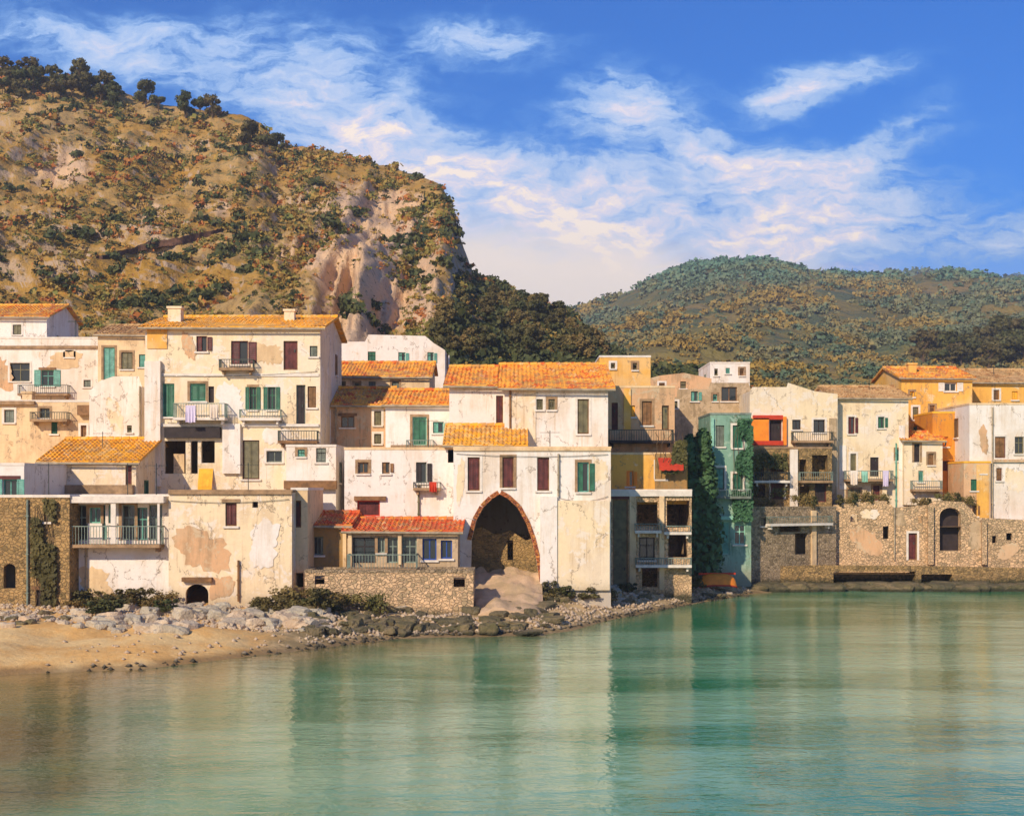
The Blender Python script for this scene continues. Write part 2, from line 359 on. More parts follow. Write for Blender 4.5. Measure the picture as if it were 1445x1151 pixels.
# ------------------------------------------------------------------ hills
def polar_hill(name, ridge, pxs, Yb, pyb, Yr, back, m, amp, fr, prof=1.0, rows=70, crag=None):
    rx = [a for a, b in ridge]; ry = [b for a, b in ridge]
    T = []
    pxs = np.asarray(pxs, float); n = len(pxs)
    pyr = np.interp(pxs, rx, ry)+(fbm(pxs*.06, pxs*0+2, 4)-.47)*8
    yb = np.interp(pxs, *zip(*Yb)) if isinstance(Yb, list) else np.full(n, float(Yb))
    yr = np.interp(pxs, *zip(*Yr)) if isinstance(Yr, list) else np.full(n, float(Yr))
    pb = np.maximum(pyb, pyr+12)
    V = []
    for j in range(rows):
        v = j/(rows-1)
        Y = yb+(yr-yb)*(v**prof); py = pb+(pyr-pb)*v
        X = (pxs-CX)/F*Y; Z = HC+(HY-py)/F*Y
        k = math.sin(math.pi*min(1, v*1.0))**.5 if v < 1 else 0
        q = (fbm(X*fr, Z*fr*1.2+Y*fr*.5, 5, True)-.55)
        if crag: q = q+crag(pxs, py)*(fbm(X*.16, Z*.045+3, 5, True)-.5)*1.5
        V.append(np.stack([X+q*amp*.6*k*0, Y-q*amp*k, Z+q*amp*.25*k], 1))
    for j, t in enumerate((.15, .45, 1.0)):
        Y = yr+back*t; X = (pxs-CX)/F*Y; Z = (HC+(HY-pyr)/F*yr)*(1-.15*t-.75*t*t)
        V.append(np.stack([X, Y, Z], 1))
    V = np.concatenate(V); nr = rows+3
    i = (np.arange(n-1)[None, :]+np.arange(nr-1)[:, None]*n).ravel()
    o = mesh_np(name, V, np.stack([i, i+1, i+n+1, i+n], 1), m, True)
    return o, V.reshape(nr, n, 3)
# rock of the near hill
m, g, b = mat('scrubby_rock_hill'); p = g.pos()
pal = g.n('ShaderNodeAttribute', attribute_name='pale').outputs['Fac']
n1 = g.noise(p, .045, 6, .65, .5); n2 = g.noise(p, .28, 6, .72); n3 = g.noise(p, 1.1, 4, .75)
cc = g.mix(g.ss(n1, .40, .60), (.44, .24, .035), (.48, .31, .11))
cc = g.mix(g.ss(n2, .54, .62), cc, (.17, .15, .05))
nz = g.n('ShaderNodeSeparateXYZ'); g.set(nz.inputs[0], g.n('ShaderNodeNewGeometry').outputs['True Normal'])
cc = g.mix(g.m('MULTIPLY', g.ss(nz.outputs[2], .60, .42), g.ss(n2, .40, .52)), cc, (.50, .36, .23))
cc = g.mix(g.ss(g.m('MULTIPLY_ADD', n2, .6, g.m('MULTIPLY', pal, .55)), .52, .70), cc, (.68, .46, .27))
cc = g.mix(g.ss(n3, .60, .70, 0, .7), cc, (.55, .20, .04)); cc = g.mix(g.ss(n3, .42, .34, 0, .75), cc, (.10, .075, .03))
g.set(b.inputs[0], cc); bump(g, b, g.m('MULTIPLY_ADD', n3, .4, g.m('MULTIPLY_ADD', g.noise(g.scale(p, (1, 1, 3.2)), .35, 7, .8), .35, n2)), .9, .9)
M['hill'] = m
ridA = [(-700,60),(-200,66),(0,98),(60,106),(110,114),(165,130),(205,142),(240,150),(300,157),(340,162),(372,178),(392,202),(450,210),(500,224),(540,232),(590,247),(622,262),(638,288),(644,320),(655,352),(668,386),(700,398),(740,415),(780,436),(812,455),(838,486),(900,515),(1000,540),(1100,560)]
hillA, VA = polar_hill('hill', ridA, np.arange(-700, 1060, 2.5), [(-700,106),(600,112),(700,116),(1100,125)], 560, [(-700,290),(300,255),(560,235),(640,215),(680,205),(820,190),(1100,170)], 160, M['hill'], 11, .055, 1.15, 120, lambda a, b_: .35+1.0*np.exp(-(((a-520)/120)**2+((b_-390)/110)**2)))
V2 = VA.reshape(-1, 3); PX = CX+F*V2[:, 0]/V2[:, 1]; PY = HY-F*(V2[:, 2]-HC)/V2[:, 1]
def blob(x, y, a, b): return np.exp(-(((PX-x)/a)**2+((PY-y)/b)**2))
pale = 1.0*blob(560,330,50,50)+.8*blob(600,420,25,60)+1.3*blob(510,410,60,60)+.9*blob(500,460,22,40)+.5*blob(570,420,30,60)+.9*blob(90,240,60,35)+.8*blob(215,310,30,35)+.7*blob(315,295,30,20)+.7*blob(480,290,60,50)+.6*blob(400,360,80,30)+.4*blob(580,300,60,60)
a = hillA.data.attributes.new('pale', 'FLOAT', 'POINT'); a.data.foreach_set('value', pale.astype(np.float32))
tag(hillA, 'steep brown rocky hill over the town', kind='structure')
# far hills
def farmat(name, a, b1, c):
    m, g, b = mat(name); p = g.pos()
    n1 = g.noise(p, .006, 6, .65); n2 = g.noise(p, .05, 5, .7)
    cc = g.mix(g.ss(n1, .42, .58), a, b1); cc = g.mix(g.ss(n2, .48, .58), cc, c)
    g.set(b.inputs[0], cc); bump(g, b, n2, .8, 6)
    return m
M['far1'] = farmat('wooded_far_hill', (.15, .13, .04), (.26, .18, .055), (.09, .11, .05))
M['far2'] = farmat('blue_green_far_hill', (.06, .13, .085), (.09, .15, .10), (.13, .13, .07))
ridB = [(700,470),(780,446),(830,432),(870,418),(930,396),(980,375),(1040,370),(1090,371),(1140,380),(1200,391),(1260,389),(1330,386),(1400,392),(1445,394),(1700,412)]
hillB, VB = polar_hill('hill', ridB, np.arange(700, 1700, 4), 175, 575, 620, 400, M['far1'], 40, .012, 1.6, 70)
tag(hillB, 'rounded ochre and green hill across the bay', kind='structure')
ridC = [(980,420),(1100,398),(1190,392),(1260,386),(1340,384),(1400,391),(1445,393),(1600,388),(1900,410)]
hillC, VC = polar_hill('hill', ridC, np.arange(1000, 1900, 5), 500, 560, 1050, 500, M['far2'], 60, .007, 1.2, 50)
tag(hillC, 'low green ridge behind at the right', kind='structure')

# shrubs: clumps of leaf faces scattered over a hill surface
def clump_mesh(name, pts, rad, nq, m, seed=1, flat=.8):
    rs = np.random.RandomState(seed); N = len(pts); pts = np.asarray(pts); rad = np.asarray(rad)
    d = rs.randn(N, nq, 3); d /= np.linalg.norm(d, axis=2, keepdims=True); d[:, :, 2] = np.abs(d[:, :, 2])*flat
    c = pts[:, None, :]+d*rad[:, None, None]*rs.uniform(.35, 1.0, (N, nq, 1))
    t = rs.randn(N, nq, 3); t /= np.linalg.norm(t, axis=2, keepdims=True)
    u = np.cross(t, d); u /= np.linalg.norm(u, axis=2, keepdims=True)+1e-6
    s = rad[:, None, None]*rs.uniform(.13, .26, (N, nq, 1))
    w = d*.5+t*.6
    q = np.stack([c-u*s-w*s, c+u*s-w*s, c+u*s*.8+w*s, c-u*s*.8+w*s], 2).reshape(-1, 3)
    i = np.arange(0, len(q), 4); return mesh_np(name, q, np.stack([i, i+1, i+2, i+3], 1), m)
def sample(VG, n, seed, wfun, vmax=None):
    rs = np.random.RandomState(seed); nr, nc, _ = VG.shape; nr = (vmax or nr-3)
    out = []
    while len(out) < n:
        r = rs.uniform(0, nr-1.01, 4000); c = rs.uniform(0, nc-1.01, 4000); ri = r.astype(int); ci = c.astype(int)
        fr = (r-ri)[:, None]; fc = (c-ci)[:, None]
        P = (VG[ri, ci]*(1-fc)+VG[ri, ci+1]*fc)*(1-fr)+(VG[ri+1, ci]*(1-fc)+VG[ri+1, ci+1]*fc)*fr
        px = CX+F*P[:, 0]/P[:, 1]; py = HY-F*(P[:, 2]-HC)/P[:, 1]
        ok = rs.rand(4000) < wfun(px, py, P)
        out += list(P[ok])
    return np.array(out[:n])
def wA(px, py, P):
    n = fbm(px*.02, py*.035, 4)
    w = np.clip((n-.42)*8, .13, 1)
    w = w*(1-.75*np.exp(-(((px-505)/60)**2+((py-400)/80)**2)))
    return w
PA = sample(VA, 25000, 11, wA)
tag(clump_mesh('hillside_scrub', PA, np.clip(np.random.RandomState(2).lognormal(-.75, .5, len(PA)), .2, 1.7)*np.interp(PA[:, 1], [110, 260], [.55, 1.25]), 26, M['scrub'], 5), 'olive and brown scrub scattered over the rocky hill', 'scrub', kind='stuff')
PA = sample(VA, 1500, 12, lambda px, py, P: .6*np.clip((fbm(px*.012+5, py*.03, 4)-.52)*6, .0, 1)+.9*((px > 620)&(px < 860)&(py > np.interp(px, [620, 680], [440, 380]))))
tag(clump_mesh('hillside_bushes', PA, np.random.RandomState(3).uniform(.5, 1.6, len(PA)), 60, M['leaf'], 6), 'dark green bushes scattered over the rocky hill', 'bushes', kind='stuff')
def farleaf():
    m, g, b = mat('far_foliage'); p = g.pos(); n = g.noise(p, .010, 5, .65, .5); f = g.noise(p, .12, 4, .7); s = g.n('ShaderNodeSeparateXYZ'); g.set(s.inputs[0], p)
    cc = g.mix(g.ss(n, .42, .58), (.34, .22, .045), (.17, .19, .10)); cc = g.mix(g.ss(f, .50, .60), cc, (.10, .15, .085))
    cc = g.mix(g.ss(g.m('MULTIPLY_ADD', n, 40, s.outputs[2]), 95, 125, 0, .8), cc, (.09, .22, .15))
    g.set(b.inputs[0], cc); return m
M['leaf_far'] = farleaf()
PB = sample(VB, 15000, 13, lambda px, py, P: np.clip((fbm(px*.02, py*.06, 4)-.38)*5, .05, 1))
tag(clump_mesh('hillside_wood', PB, np.random.RandomState(4).uniform(1.6, 4.2, len(PB))*np.interp(PB[:, 1], [175, 620], [.3, 1.0]), 24, M['leaf_far'], 7), 'mixed wood covering the far rounded hill', 'wood', kind='stuff')
M['leaf_far2'] = leafmat('far_blue_foliage', (.08, .15, .09), (.14, .16, .08))
PC = sample(VC, 4000, 14, lambda px, py, P: 1+0*px)
tag(clump_mesh('hillside_wood', PC, np.random.RandomState(5).uniform(4, 8, len(PC)), 22, M['leaf_far2'], 8), 'green wood covering the distant ridge at right', 'wood', kind='stuff')

# old path wall cutting across the hillside
def path_wall(pts, hgt, label):
    W_ = VA[:-3].reshape(-1, 3); a = CX+F*W_[:, 0]/W_[:, 1]; b_ = HY-F*(W_[:, 2]-HC)/W_[:, 1]; q = MB(); P = []
    for i in range(61):
        t = i/60*(len(pts)-1); k = min(int(t), len(pts)-2); t -= k
        px = pts[k][0]*(1-t)+pts[k+1][0]*t; py = pts[k][1]*(1-t)+pts[k+1][1]*t
        P.append(Vector(W_[np.argmin((a-px)**2+(b_-py)**2)]))
    P = [sum((P[max(0, min(60, i+d))] for d in (-2, -1, 0, 1, 2)), Vector())/5 for i in range(61)]
    rs = random.Random(2); vs = []
    for p_ in P:
        h_ = hgt*rs.uniform(.7, 1.2); vs += [(p_.x, p_.y-.55, p_.z-.45), (p_.x, p_.y-.5, p_.z+h_), (p_.x, p_.y-.05, p_.z+h_), (p_.x, p_.y+.2, p_.z-.45)]
    fs = [(4*i+k, 4*i+4+k, 4*i+4+(k+1) % 4, 4*i+(k+1) % 4) for i in range(60) for k in range(4)]+[(0, 1, 2, 3), (240, 243, 242, 241)]
    q.add(vs, fs); tag(q.build('path_wall', M['path'], None), label, 'wall')
M['path'] = plain('dark_dry_stone', (.10, .05, .03), .9, .5, 2)
path_wall([(98,372),(150,366),(205,350),(260,340),(300,332),(336,322)], .45, 'dark dry stone path wall slanting across the middle of the rocky hill')
path_wall([(0,312),(24,310),(50,306)], .4, 'short dark path wall near the left edge of the rocky hill')
# trees
def tree_proto(name, h, r, lm, seed, shape='round', n=1500, leaf=.28):
    rs = random.Random(seed); root = empty(name, (0, 0, 0))
    t = MB(); k = .45 if shape != 'cypress' else .12
    top = Vector((rs.uniform(-.2, .2), rs.uniform(-.2, .2), h*.7)); fk = Vector((0, 0, h*k))
    t.tube((0, 0, -.5), fk, h*.035, h*.026, 7); t.tube(fk, top, h*.026, h*.01, 6)
    cs = []
    NC = 9 if shape == 'cypress' else 15
    for i in range(NC):
        a = rs.uniform(0, 6.28)
        if shape == 'cypress':
            z = h*(.12+.8*i/9); c = Vector((math.cos(a)*r*.2, math.sin(a)*r*.2, z)); q = r*(1.15-.85*i/9)
        elif shape == 'umbrella': c = Vector((math.cos(a)*r*rs.uniform(.2, .7), math.sin(a)*r*rs.uniform(.2, .7), h*rs.uniform(.72, .9))); q = r*.36
        else: c = Vector((math.cos(a)*r*rs.uniform(.1, .85), math.sin(a)*r*rs.uniform(.1, .85), h*rs.uniform(.34, .92))); q = r*rs.uniform(.22, .48)
        cs.append((c, q)); t.tube(fk if c.z > fk.z else (0, 0, h*.1), c, h*.013, h*.004, 5)
    t.build('trunk', M['bark'], root)
    V = []; Fc = []
    for i in range(n):
        c, q = cs[rs.randrange(NC)]
        d = Vector((rs.gauss(0, 1), rs.gauss(0, 1), rs.gauss(0, 1))).normalized()
        zz = 1.5 if shape == 'cypress' else (.55 if shape == 'umbrella' else .85)
        p_ = c+Vector((d.x, d.y, d.z*zz))*q*rs.uniform(.45, 1.08)
        u = Vector((rs.gauss(0, 1), rs.gauss(0, 1), rs.gauss(0, 1))).normalized(); w_ = u.cross(d).normalized(); s_ = leaf*rs.uniform(.6, 1.3)
        o = len(V); V += [p_-u*s_-w_*s_*.7, p_+u*s_-w_*s_*.7, p_+u*s_*.7+w_*s_*.7, p_-u*s_*.7+w_*s_*.7]; Fc.append((o, o+1, o+2, o+3))
    b_ = MB(); b_.add(V, Fc); b_.build('crown', lm, root)
    return root
PROTO = {'pine': [tree_proto('pine_tree', 6.2, 2.5, M['leaf'], 3), tree_proto('pine_tree', 5.0, 2.6, M['leaf'], 5, 'umbrella', 1300)],
         'round': [tree_proto('broadleaf_tree', 5.0, 2.3, M['leafo'], 8)], }
used = set()
def plant(kind, i, loc, sc, label, group, cat='tree'):
    p0 = PROTO[kind][i % len(PROTO[kind])]
    o = p0 if p0.name not in used and not used.add(p0.name) else copy_tree(p0)
    o.location = loc; o.scale = (sc, sc, sc*random.uniform(.85, 1.15)); o.rotation_euler = (0, 0, random.uniform(0, 6.28))
    tag(o, label, cat, group); return o
def onhill(VG, px, py):
    """nearest surface point of a hill grid seen in that direction"""
    W_ = VG[:-3].reshape(-1, 3); a = CX+F*W_[:, 0]/W_[:, 1]; b_ = HY-F*(W_[:, 2]-HC)/W_[:, 1]
    return Vector(W_[np.argmin((a-px)**2+(b_-py)**2)])
rs = random.Random(21)
for i, (px, py) in enumerate([(12,122),(30,126),(48,130),(66,128),(84,134),(102,136),(122,138),(142,143),(160,146),(3,132),(26,140),(75,141),(5,106),(22,110),(38,112),(55,114),(75,118),(92,122),(112,124),(130,130),(148,136)]):
    plant('pine', i, onhill(VA, px, py+4), rs.uniform(.55, .85), 'dark pine on the top left shoulder of the rocky hill', 'pines on the top left shoulder of the hill')
for i, (px, py, s_) in enumerate([(205,152,.75),(222,158,.6),(262,165,.75),(282,168,.7),(300,166,.6)]):
    plant('pine', i, onhill(VA, px, py), s_, 'small dark tree on the skyline of the rocky hill', 'trees along the skyline of the rocky hill')
for i, (px, py, s_) in enumerate([(352,212,.8),(372,222,.85),(392,214,.6)]):
    plant('pine', i, onhill(VA, px, py), s_, 'dark tree in the clump at the shoulder of the hill above the cliff', 'clump of dark trees above the cliff')
for i in range(95):
    px = rs.uniform(612, 850); py0 = np.interp(px, [612, 680, 740, 800, 850], [448, 405, 427, 456, 504]); py = rs.uniform(py0+4, 512)
    kd = 'pine' if rs.random() < .38 else 'round'
    plant(kd, i, onhill(VA, px, py), rs.uniform(.28, .52), ('dark pine' if kd == 'pine' else 'brownish broadleaf tree')+' on the wooded spur behind the orange roofs', 'pines on the wooded spur' if kd == 'pine' else 'broadleaf trees on the wooded spur')
for i in range(48):
    px = rs.uniform(1290, 1500); py = rs.uniform(np.interp(px, [1290, 1370, 1500], [510, 492, 468]), 526)
    plant('pine', i, onhill(VB, px, py), rs.uniform(.7, 1.2), 'dark tree in the wood behind the yellow houses at right', 'dark trees behind the yellow houses')

# ------------------------------------------------------------------ houses
def slats(mb, x0, x1, y, z0, z1, step=.10):
    mb.box(x0, x1, y, y+.03, z0, z0+.06).box(x0, x1, y, y+.03, z1-.06, z1).box(x0, x0+.06, y, y+.03, z0+.06, z1-.06).box(x1-.06, x1, y, y+.03, z0+.06, z1-.06)
    n = max(2, int((z1-z0-.12)/step)); dz = (z1-z0-.12)/n
    for i in range(n):
        z = z0+.06+i*dz
        mb.add([(x0+.06, y+.004, z), (x1-.06, y+.004, z), (x1-.06, y+.028, z+dz*1.05), (x0+.06, y+.028, z+dz*1.05)], [(0, 1, 2, 3)])
    return mb
class House:
    def __init__(s, name, label, x0, x1, ytop, Y, Y2=None, dep=8, m='white', ops=(), roof=None, top=None, cat='house', cop='trimw', group=None, base=None, jag=.03, flatdeck=True):
        Y2 = Y if Y2 is None else Y2; s.m = M[m]
        A = at(x0, 0, Y).to_2d(); B = at(x1, 0, Y2).to_2d(); s.A = A; s.e = (B-A).normalized(); s.L = (B-A).length; s.dep = dep
        nb = Vector((-s.e.y, s.e.x)); cs = [A, B, A+nb*dep, B+nb*dep]
        zb = min(gz(c.x, c.y) for c in (A, B)) - .5
        if base is not None: zb = base
        s.zb = zb; s.root = empty(name, (A.x, A.y, zb), math.atan2(s.e.y, s.e.x)); tag(s.root, label, cat, group)
        s.x0, s.x1 = x0, x1
        zt = s.z(.5*(x0+x1), ytop); s.H = zt
        rs = random.Random(x0*7+ytop)
        # outline of the front wall
        if top: tp = [(min(max(s.u(px), 0), s.L), s.z(px, py)) for px, py in top]
        else:
            k = max(2, int(s.L/1.2)); tp = [(s.L*i/k, zt+(rs.uniform(-jag, jag) if roof is None else 0)) for i in range(k+1)]
        s.tp = tp
        outer = [(0, 0), (s.L, 0)]+[(a, b) for a, b in tp[::-1]]
        if abs(tp[0][0]) > 1e-4: outer.append((0, tp[0][1]))
        holes = []
        for op in ops:
            kind, a, b_, c, d_ = op[:5]; opt = op[5] if len(op) > 5 else {}
            u0 = max(.06, s.u(a)); u1 = min(s.L-.06, s.u(b_)); z1 = s.z((a+b_)/2, c); z0 = s.z((a+b_)/2, d_)
            z0 = max(.05, z0); z1 = min(z1, zt-.08) if not top else z1
            if u1-u0 < .1 or z1-z0 < .1: continue
            ar = opt.get('arch'); poly = [(u0, z0), (u1, z0)]
            if ar == 'round':
                r = (u1-u0)/2; zc = z1-r*.8; poly += [(u0+r+r*math.cos(t), zc+r*.8*math.sin(t)) for t in [math.pi*i/8 for i in range(9)]]
            elif ar == 'poly': poly = [(s.u(px), s.z(px, py)) for px, py in opt['pts']]
            else: poly += [(u1, z1), (u0, z1)]
            holes.append((kind, u0, u1, z0, z1, poly, opt))
        mb = MB(); loops = [[Vector((a, 0, b_)) for a, b_ in outer]]+[[Vector((a, 0, b_)) for a, b_ in h[5]] for h in holes]
        flat = []; eds = []
        for l in loops:
            o = len(flat); flat += l; eds += [(o+k, o+(k+1) % len(l)) for k in range(len(l))]
        res = delaunay_2d_cdt([Vector((v.x, v.z)) for v in flat], eds, [], 0, 1e-5)
        flat = [Vector((v.x, 0, v.y)) for v in res[0]]
        def inside(x, z, l):
            c = False
            for k in range(len(l)):
                a, b_ = l[k], l[k-1]
                if (a.z > z) != (b_.z > z) and x < (b_.x-a.x)*(z-a.z)/(b_.z-a.z)+a.x: c = not c
            return c
        tri = []
        for t in res[2]:
            x = sum(flat[k].x for k in t)/len(t); z = sum(flat[k].z for k in t)/len(t)
            if inside(x, z, loops[0]) and not any(inside(x, z, l) for l in loops[1:]): tri.append(tuple(t))
        fs = []
        for t in tri:
            a, b_, c = (flat[i] for i in t[:3]); nn = (b_-a).cross(c-a)
            if nn.length < 1e-7: continue
            fs.append(t if nn.y < 0 else t[::-1])
        mb.add(flat, fs)
        rv = .24
        for h in holes:
            pl = h[5]; q = h[6].get('rev', rv)
            for i in range(len(pl)):
                a, b_ = pl[i], pl[(i+1) % len(pl)]
                mb.add([(a[0], 0, a[1]), (b_[0], 0, b_[1]), (b_[0], q, b_[1]), (a[0], q, a[1])], [(0, 1, 2, 3)])
        L = s.L; zl, zr = tp[0][1], tp[-1][1]
        if roof is None:
            dk = min(zl, zr)-.32 if flatdeck else min(zl, zr)-.02
            if not top or flatdeck:
                mb.add([(0,0,0),(0,dep,0),(0,dep,zl),(0,0,zl)], [(0,3,2,1)][::1]); mb.add([(L,0,0),(L,dep,0),(L,dep,zr),(L,0,zr)], [(0,1,2,3)])
                mb.add([(0,dep,0),(L,dep,0),(L,dep,zr),(0,dep,zl)], [(0,3,2,1)])
                mb.add([(0.01,.01,dk),(L-.01,.01,dk),(L-.01,dep-.01,dk),(0.01,dep-.01,dk)], [(0,1,2,3)])
            s.wall = mb.build('wall', s.m, s.root)
            if not top:
                c = MB(); t = .26; o = .025
                c.box(-o, L+o, -o, t, zt-.05, zt+.07).box(-o, L+o, dep-t, dep+o, zt-.05, zt+.07).box(-o, t, t, dep-t, zt-.05, zt+.07).box(L-t, L+o, t, dep-t, zt-.05, zt+.07)
                c.build('coping', M[cop], s.root)
        else:
            pyr, wr, rm = roof[:3]
            zr_ = HC+(HY-pyr)/F*(Y/2+Y2/2+wr)-zb
            zbk = zr_-(zr_-zt)*(dep-wr)/max(wr, .1) if dep > wr+.3 else zr_
            prof = [(0, zt), (wr, zr_)]+([(dep, zbk)] if dep > wr+.3 else [])
            wb = prof[-1][0]
            for X_ in (0, L):
                vs = [(X_, 0, 0), (X_, wb, 0)]+[(X_, w_, z_) for w_, z_ in prof[::-1]]
                mb.add(vs, [tuple(range(len(vs))) if X_ else tuple(range(len(vs)))[::-1]])
            mb.add([(0, wb, 0), (L, wb, 0), (L, wb, prof[-1][1]), (0, wb, prof[-1][1])], [(0, 3, 2, 1)])
            s.wall = mb.build('wall', s.m, s.root)
            s.tiled(prof, M[rm], roof[3] if len(roof) > 3 else .3)
        for h in holes: s.fit(h)
        if cat == 'house' and dep >= 5 and s.L > 2.5:
            sd = 1 if (x0+x1)/2 < CX else -1; X_ = s.L if sd > 0 else 0
            nf = max(1, int((s.H-1.5)/2.8))
            for f in range(nf):
                for wq in (dep*.3, dep*.66):
                    if rs.random() < .45: continue
                    z0 = s.H-1.9-2.8*f+rs.uniform(-.2, .1); ww = rs.uniform(.55, .8); hh = rs.uniform(.8, 1.25); wq += rs.uniform(-.3, .3)
                    if z0 < .6: continue
                    a, b_ = sorted((X_+.002*sd, X_+.06*sd)); cm = rs.choice(['brown', 'green', 'olive', 'grey', 'trimw'])
                    fr = MB().box(a, b_, wq, wq+.08, z0, z0+hh).box(a, b_, wq+ww-.08, wq+ww, z0, z0+hh).box(a, b_, wq+.08, wq+ww-.08, z0, z0+.08).box(a, b_, wq+.08, wq+ww-.08, z0+hh-.08, z0+hh).box(a, b_, wq+ww/2-.02, wq+ww/2+.02, z0+.08, z0+hh-.08)
                    w_ = fr.build('window', M[cm], s.root); c_, d_ = sorted((X_+.004*sd, X_+.02*sd))
                    MB().box(c_, d_, wq+.07, wq+ww-.07, z0+.07, z0+hh-.07).build('pane', M['glass'], w_)
                    a2, b2 = sorted((X_+.002*sd, X_+.12*sd)); MB().box(a2, b2, wq-.06, wq+ww+.06, z0-.09, z0-.004).build('sill', M['trimw'], w_)
        if cat == 'house' and s.L > 3.5 and rs.random() < .6 and not top: s.antenna(x0+(min(x1, 1440)-max(x0, 0))*rs.uniform(.25, .75)+(max(x0, 0)-x0), 1.6 if dep < 5 else 2.6, rs.uniform(1.0, 2.0))
    def kk(s, px): return (px-CX)/F
    def u(s, px):
        k = s.kk(px); return (k*s.A.y-s.A.x)/(s.e.x-k*s.e.y)
    def z(s, px, py):
        t = s.A.y+s.u(px)*s.e.y; return HC+(HY-py)/F*t-s.zb
    def tiled(s, prof, m, over):
        mb = MB(); L0, L1 = -over, s.L+over; nx = max(8, int((L1-L0)/.055)); rs = random.Random(int(s.x0))
        (a0, b0), (a1, b1) = prof[0], prof[1]; sl = (b1-b0)/(a1-a0)
        a0 -= over; b0 -= over*sl; b0 += .10; b1 += .10
        segs = [((a0, b0), (a1, b1))]
        if len(prof) > 2:
            a2, b2 = prof[2]; s2 = (b2-b1+.1)/(a2-a1); segs.append(((a2+over, b2+.10+over*(b2-b1+.1)/(a2-a1)), (a1, b1)))
        wob = [rs.uniform(-.02, .02) for _ in range(nx+1)]
        jt = [rs.uniform(-.05, .05) for _ in range(nx//4+2+40*60)]
        for (pa, pb) in segs:
            ln = math.hypot(pb[0]-pa[0], pb[1]-pa[1]); nr = max(2, int(ln/.36)); vs = []; fs = []
            for j in range(nr):
                for e in (0, 1):
                    t = (j+e)/nr
                    for i in range(nx+1):
                        x = L0+(L1-L0)*i/nx; hgt = .045*math.cos(x/.22*2*math.pi)+(.035 if e == 0 else 0)+wob[i]*.5+.03*math.sin(x*.7+j*.3)
                        hgt -= .10*math.sin(math.pi*(x-L0)/(L1-L0))*math.sin(math.pi*min(1, t+.25)); vs.append((x, pa[0]+(pb[0]-pa[0])*t+(jt[i//4+40*j] if e == 0 else jt[i//4+40*(j+1)]), pa[1]+(pb[1]-pa[1])*t+hgt))
            w_ = nx+1
            for j in range(2*nr-1):
                for i in range(nx): fs.append((j*w_+i, j*w_+i+1, (j+1)*w_+i+1, (j+1)*w_+i))
            mb.add(vs, fs)
            # underside board
            mb.add([(L0, pa[0], pa[1]-.06), (L1, pa[0], pa[1]-.06), (L1, pb[0], pb[1]-.08), (L0, pb[0], pb[1]-.08)], [(0, 1, 2, 3)])
            mb.add([(L0, pa[0], pa[1]-.06), (L1, pa[0], pa[1]-.06), (L1, pa[0], pa[1]+.03), (L0, pa[0], pa[1]+.03)], [(0, 1, 2, 3)])
            for X_ in (L0, L1): mb.add([(X_, pa[0], pa[1]-.06), (X_, pb[0], pb[1]-.08), (X_, pb[0], pb[1]+.05), (X_, pa[0], pa[1]+.05)], [(0, 1, 2, 3)])
        gt = MB().tube((L0, prof[0][0]-over-.07, prof[0][1]-over*sl+.02), (L1, prof[0][0]-over-.07, prof[0][1]-over*sl-.02), .06, .06, 7)
        # ridge caps
        n = max(2, int((L1-L0)/.4)); zc = prof[1][1]+.12
        for i in range(n):
            x = L0+(L1-L0)*i/n; mb.tube((x, a1, zc), (x+(L1-L0)/n*.97, a1, zc+.01), .10, .12, 7)
        s.roof = mb.build('roof', m, s.root); gt.build('gutter', M['pipe'], s.roof)
    def fit(s, h):
        kind, u0, u1, z0, z1, poly, opt = h; c = M[opt.get('c', 'brown')]; y = .12
        if kind == 'void': 
            if opt.get('rim'):
                r = MB(); pl = [p_ for p_ in poly]; pts = pl
                for i in range(len(pts)-1):
                    a, b_ = Vector(pts[i]), Vector(pts[i+1])
                    d_ = (b_-a); L_ = d_.length
                    if L_ < .05: continue
                    nn = Vector((d_.y, -d_.x)).normalized(); t = opt.get('rimw', .3)
                    r.add([(a.x, -.05, a.y), (b_.x, -.05, b_.y), (b_.x+nn.x*t, -.05, b_.y+nn.y*t), (a.x+nn.x*t, -.05, a.y+nn.y*t),
                           (a.x, .1, a.y), (b_.x, .1, b_.y), (b_.x+nn.x*t, .1, b_.y+nn.y*t), (a.x+nn.x*t, .1, a.y+nn.y*t)],
                          [(0,1,2,3),(4,7,6,5),(0,4,5,1),(3,2,6,7),(0,3,7,4),(1,5,6,2)])
                r.build('arch_rim', M[opt['rim']], s.root)
            return
        fr = MB(); t = .06
        fr.box(u0, u0+t, y, y+.08, z0, z1).box(u1-t, u1, y, y+.08, z0, z1).box(u0+t, u1-t, y, y+.08, z1-t, z1).box(u0+t, u1-t, y, y+.08, z0, z0+t)
        um = (u0+u1)/2
        if kind in ('win', 'wopen'):
            fr.box(um-.025, um+.025, y+.01, y+.07, z0+t, z1-t)
            if z1-z0 > 1.0: fr.box(u0+t, um-.025, y+.01, y+.07, z0+(z1-z0)*.62, z0+(z1-z0)*.62+.05).box(um+.025, u1-t, y+.01, y+.07, z0+(z1-z0)*.62, z0+(z1-z0)*.62+.05)
            w_ = fr.build('window', c, s.root)
            MB().box(u0+t, u1-t, y+.04, y+.05, z0+t, z1-t).build('pane', M['glass'], w_)
            if kind == 'wopen':
                hw = (u1-u0)/2
                for (a, b_) in ((u0-hw-.02, u0-.02), (u1+.02, u1+hw+.02)):
                    slats(MB(), a, b_, -.05, z0, z1).build('shutter', c, w_)
        elif kind == 'shut':
            w_ = fr.build('window', c, s.root)
            a = s.rnd(u0+z0)
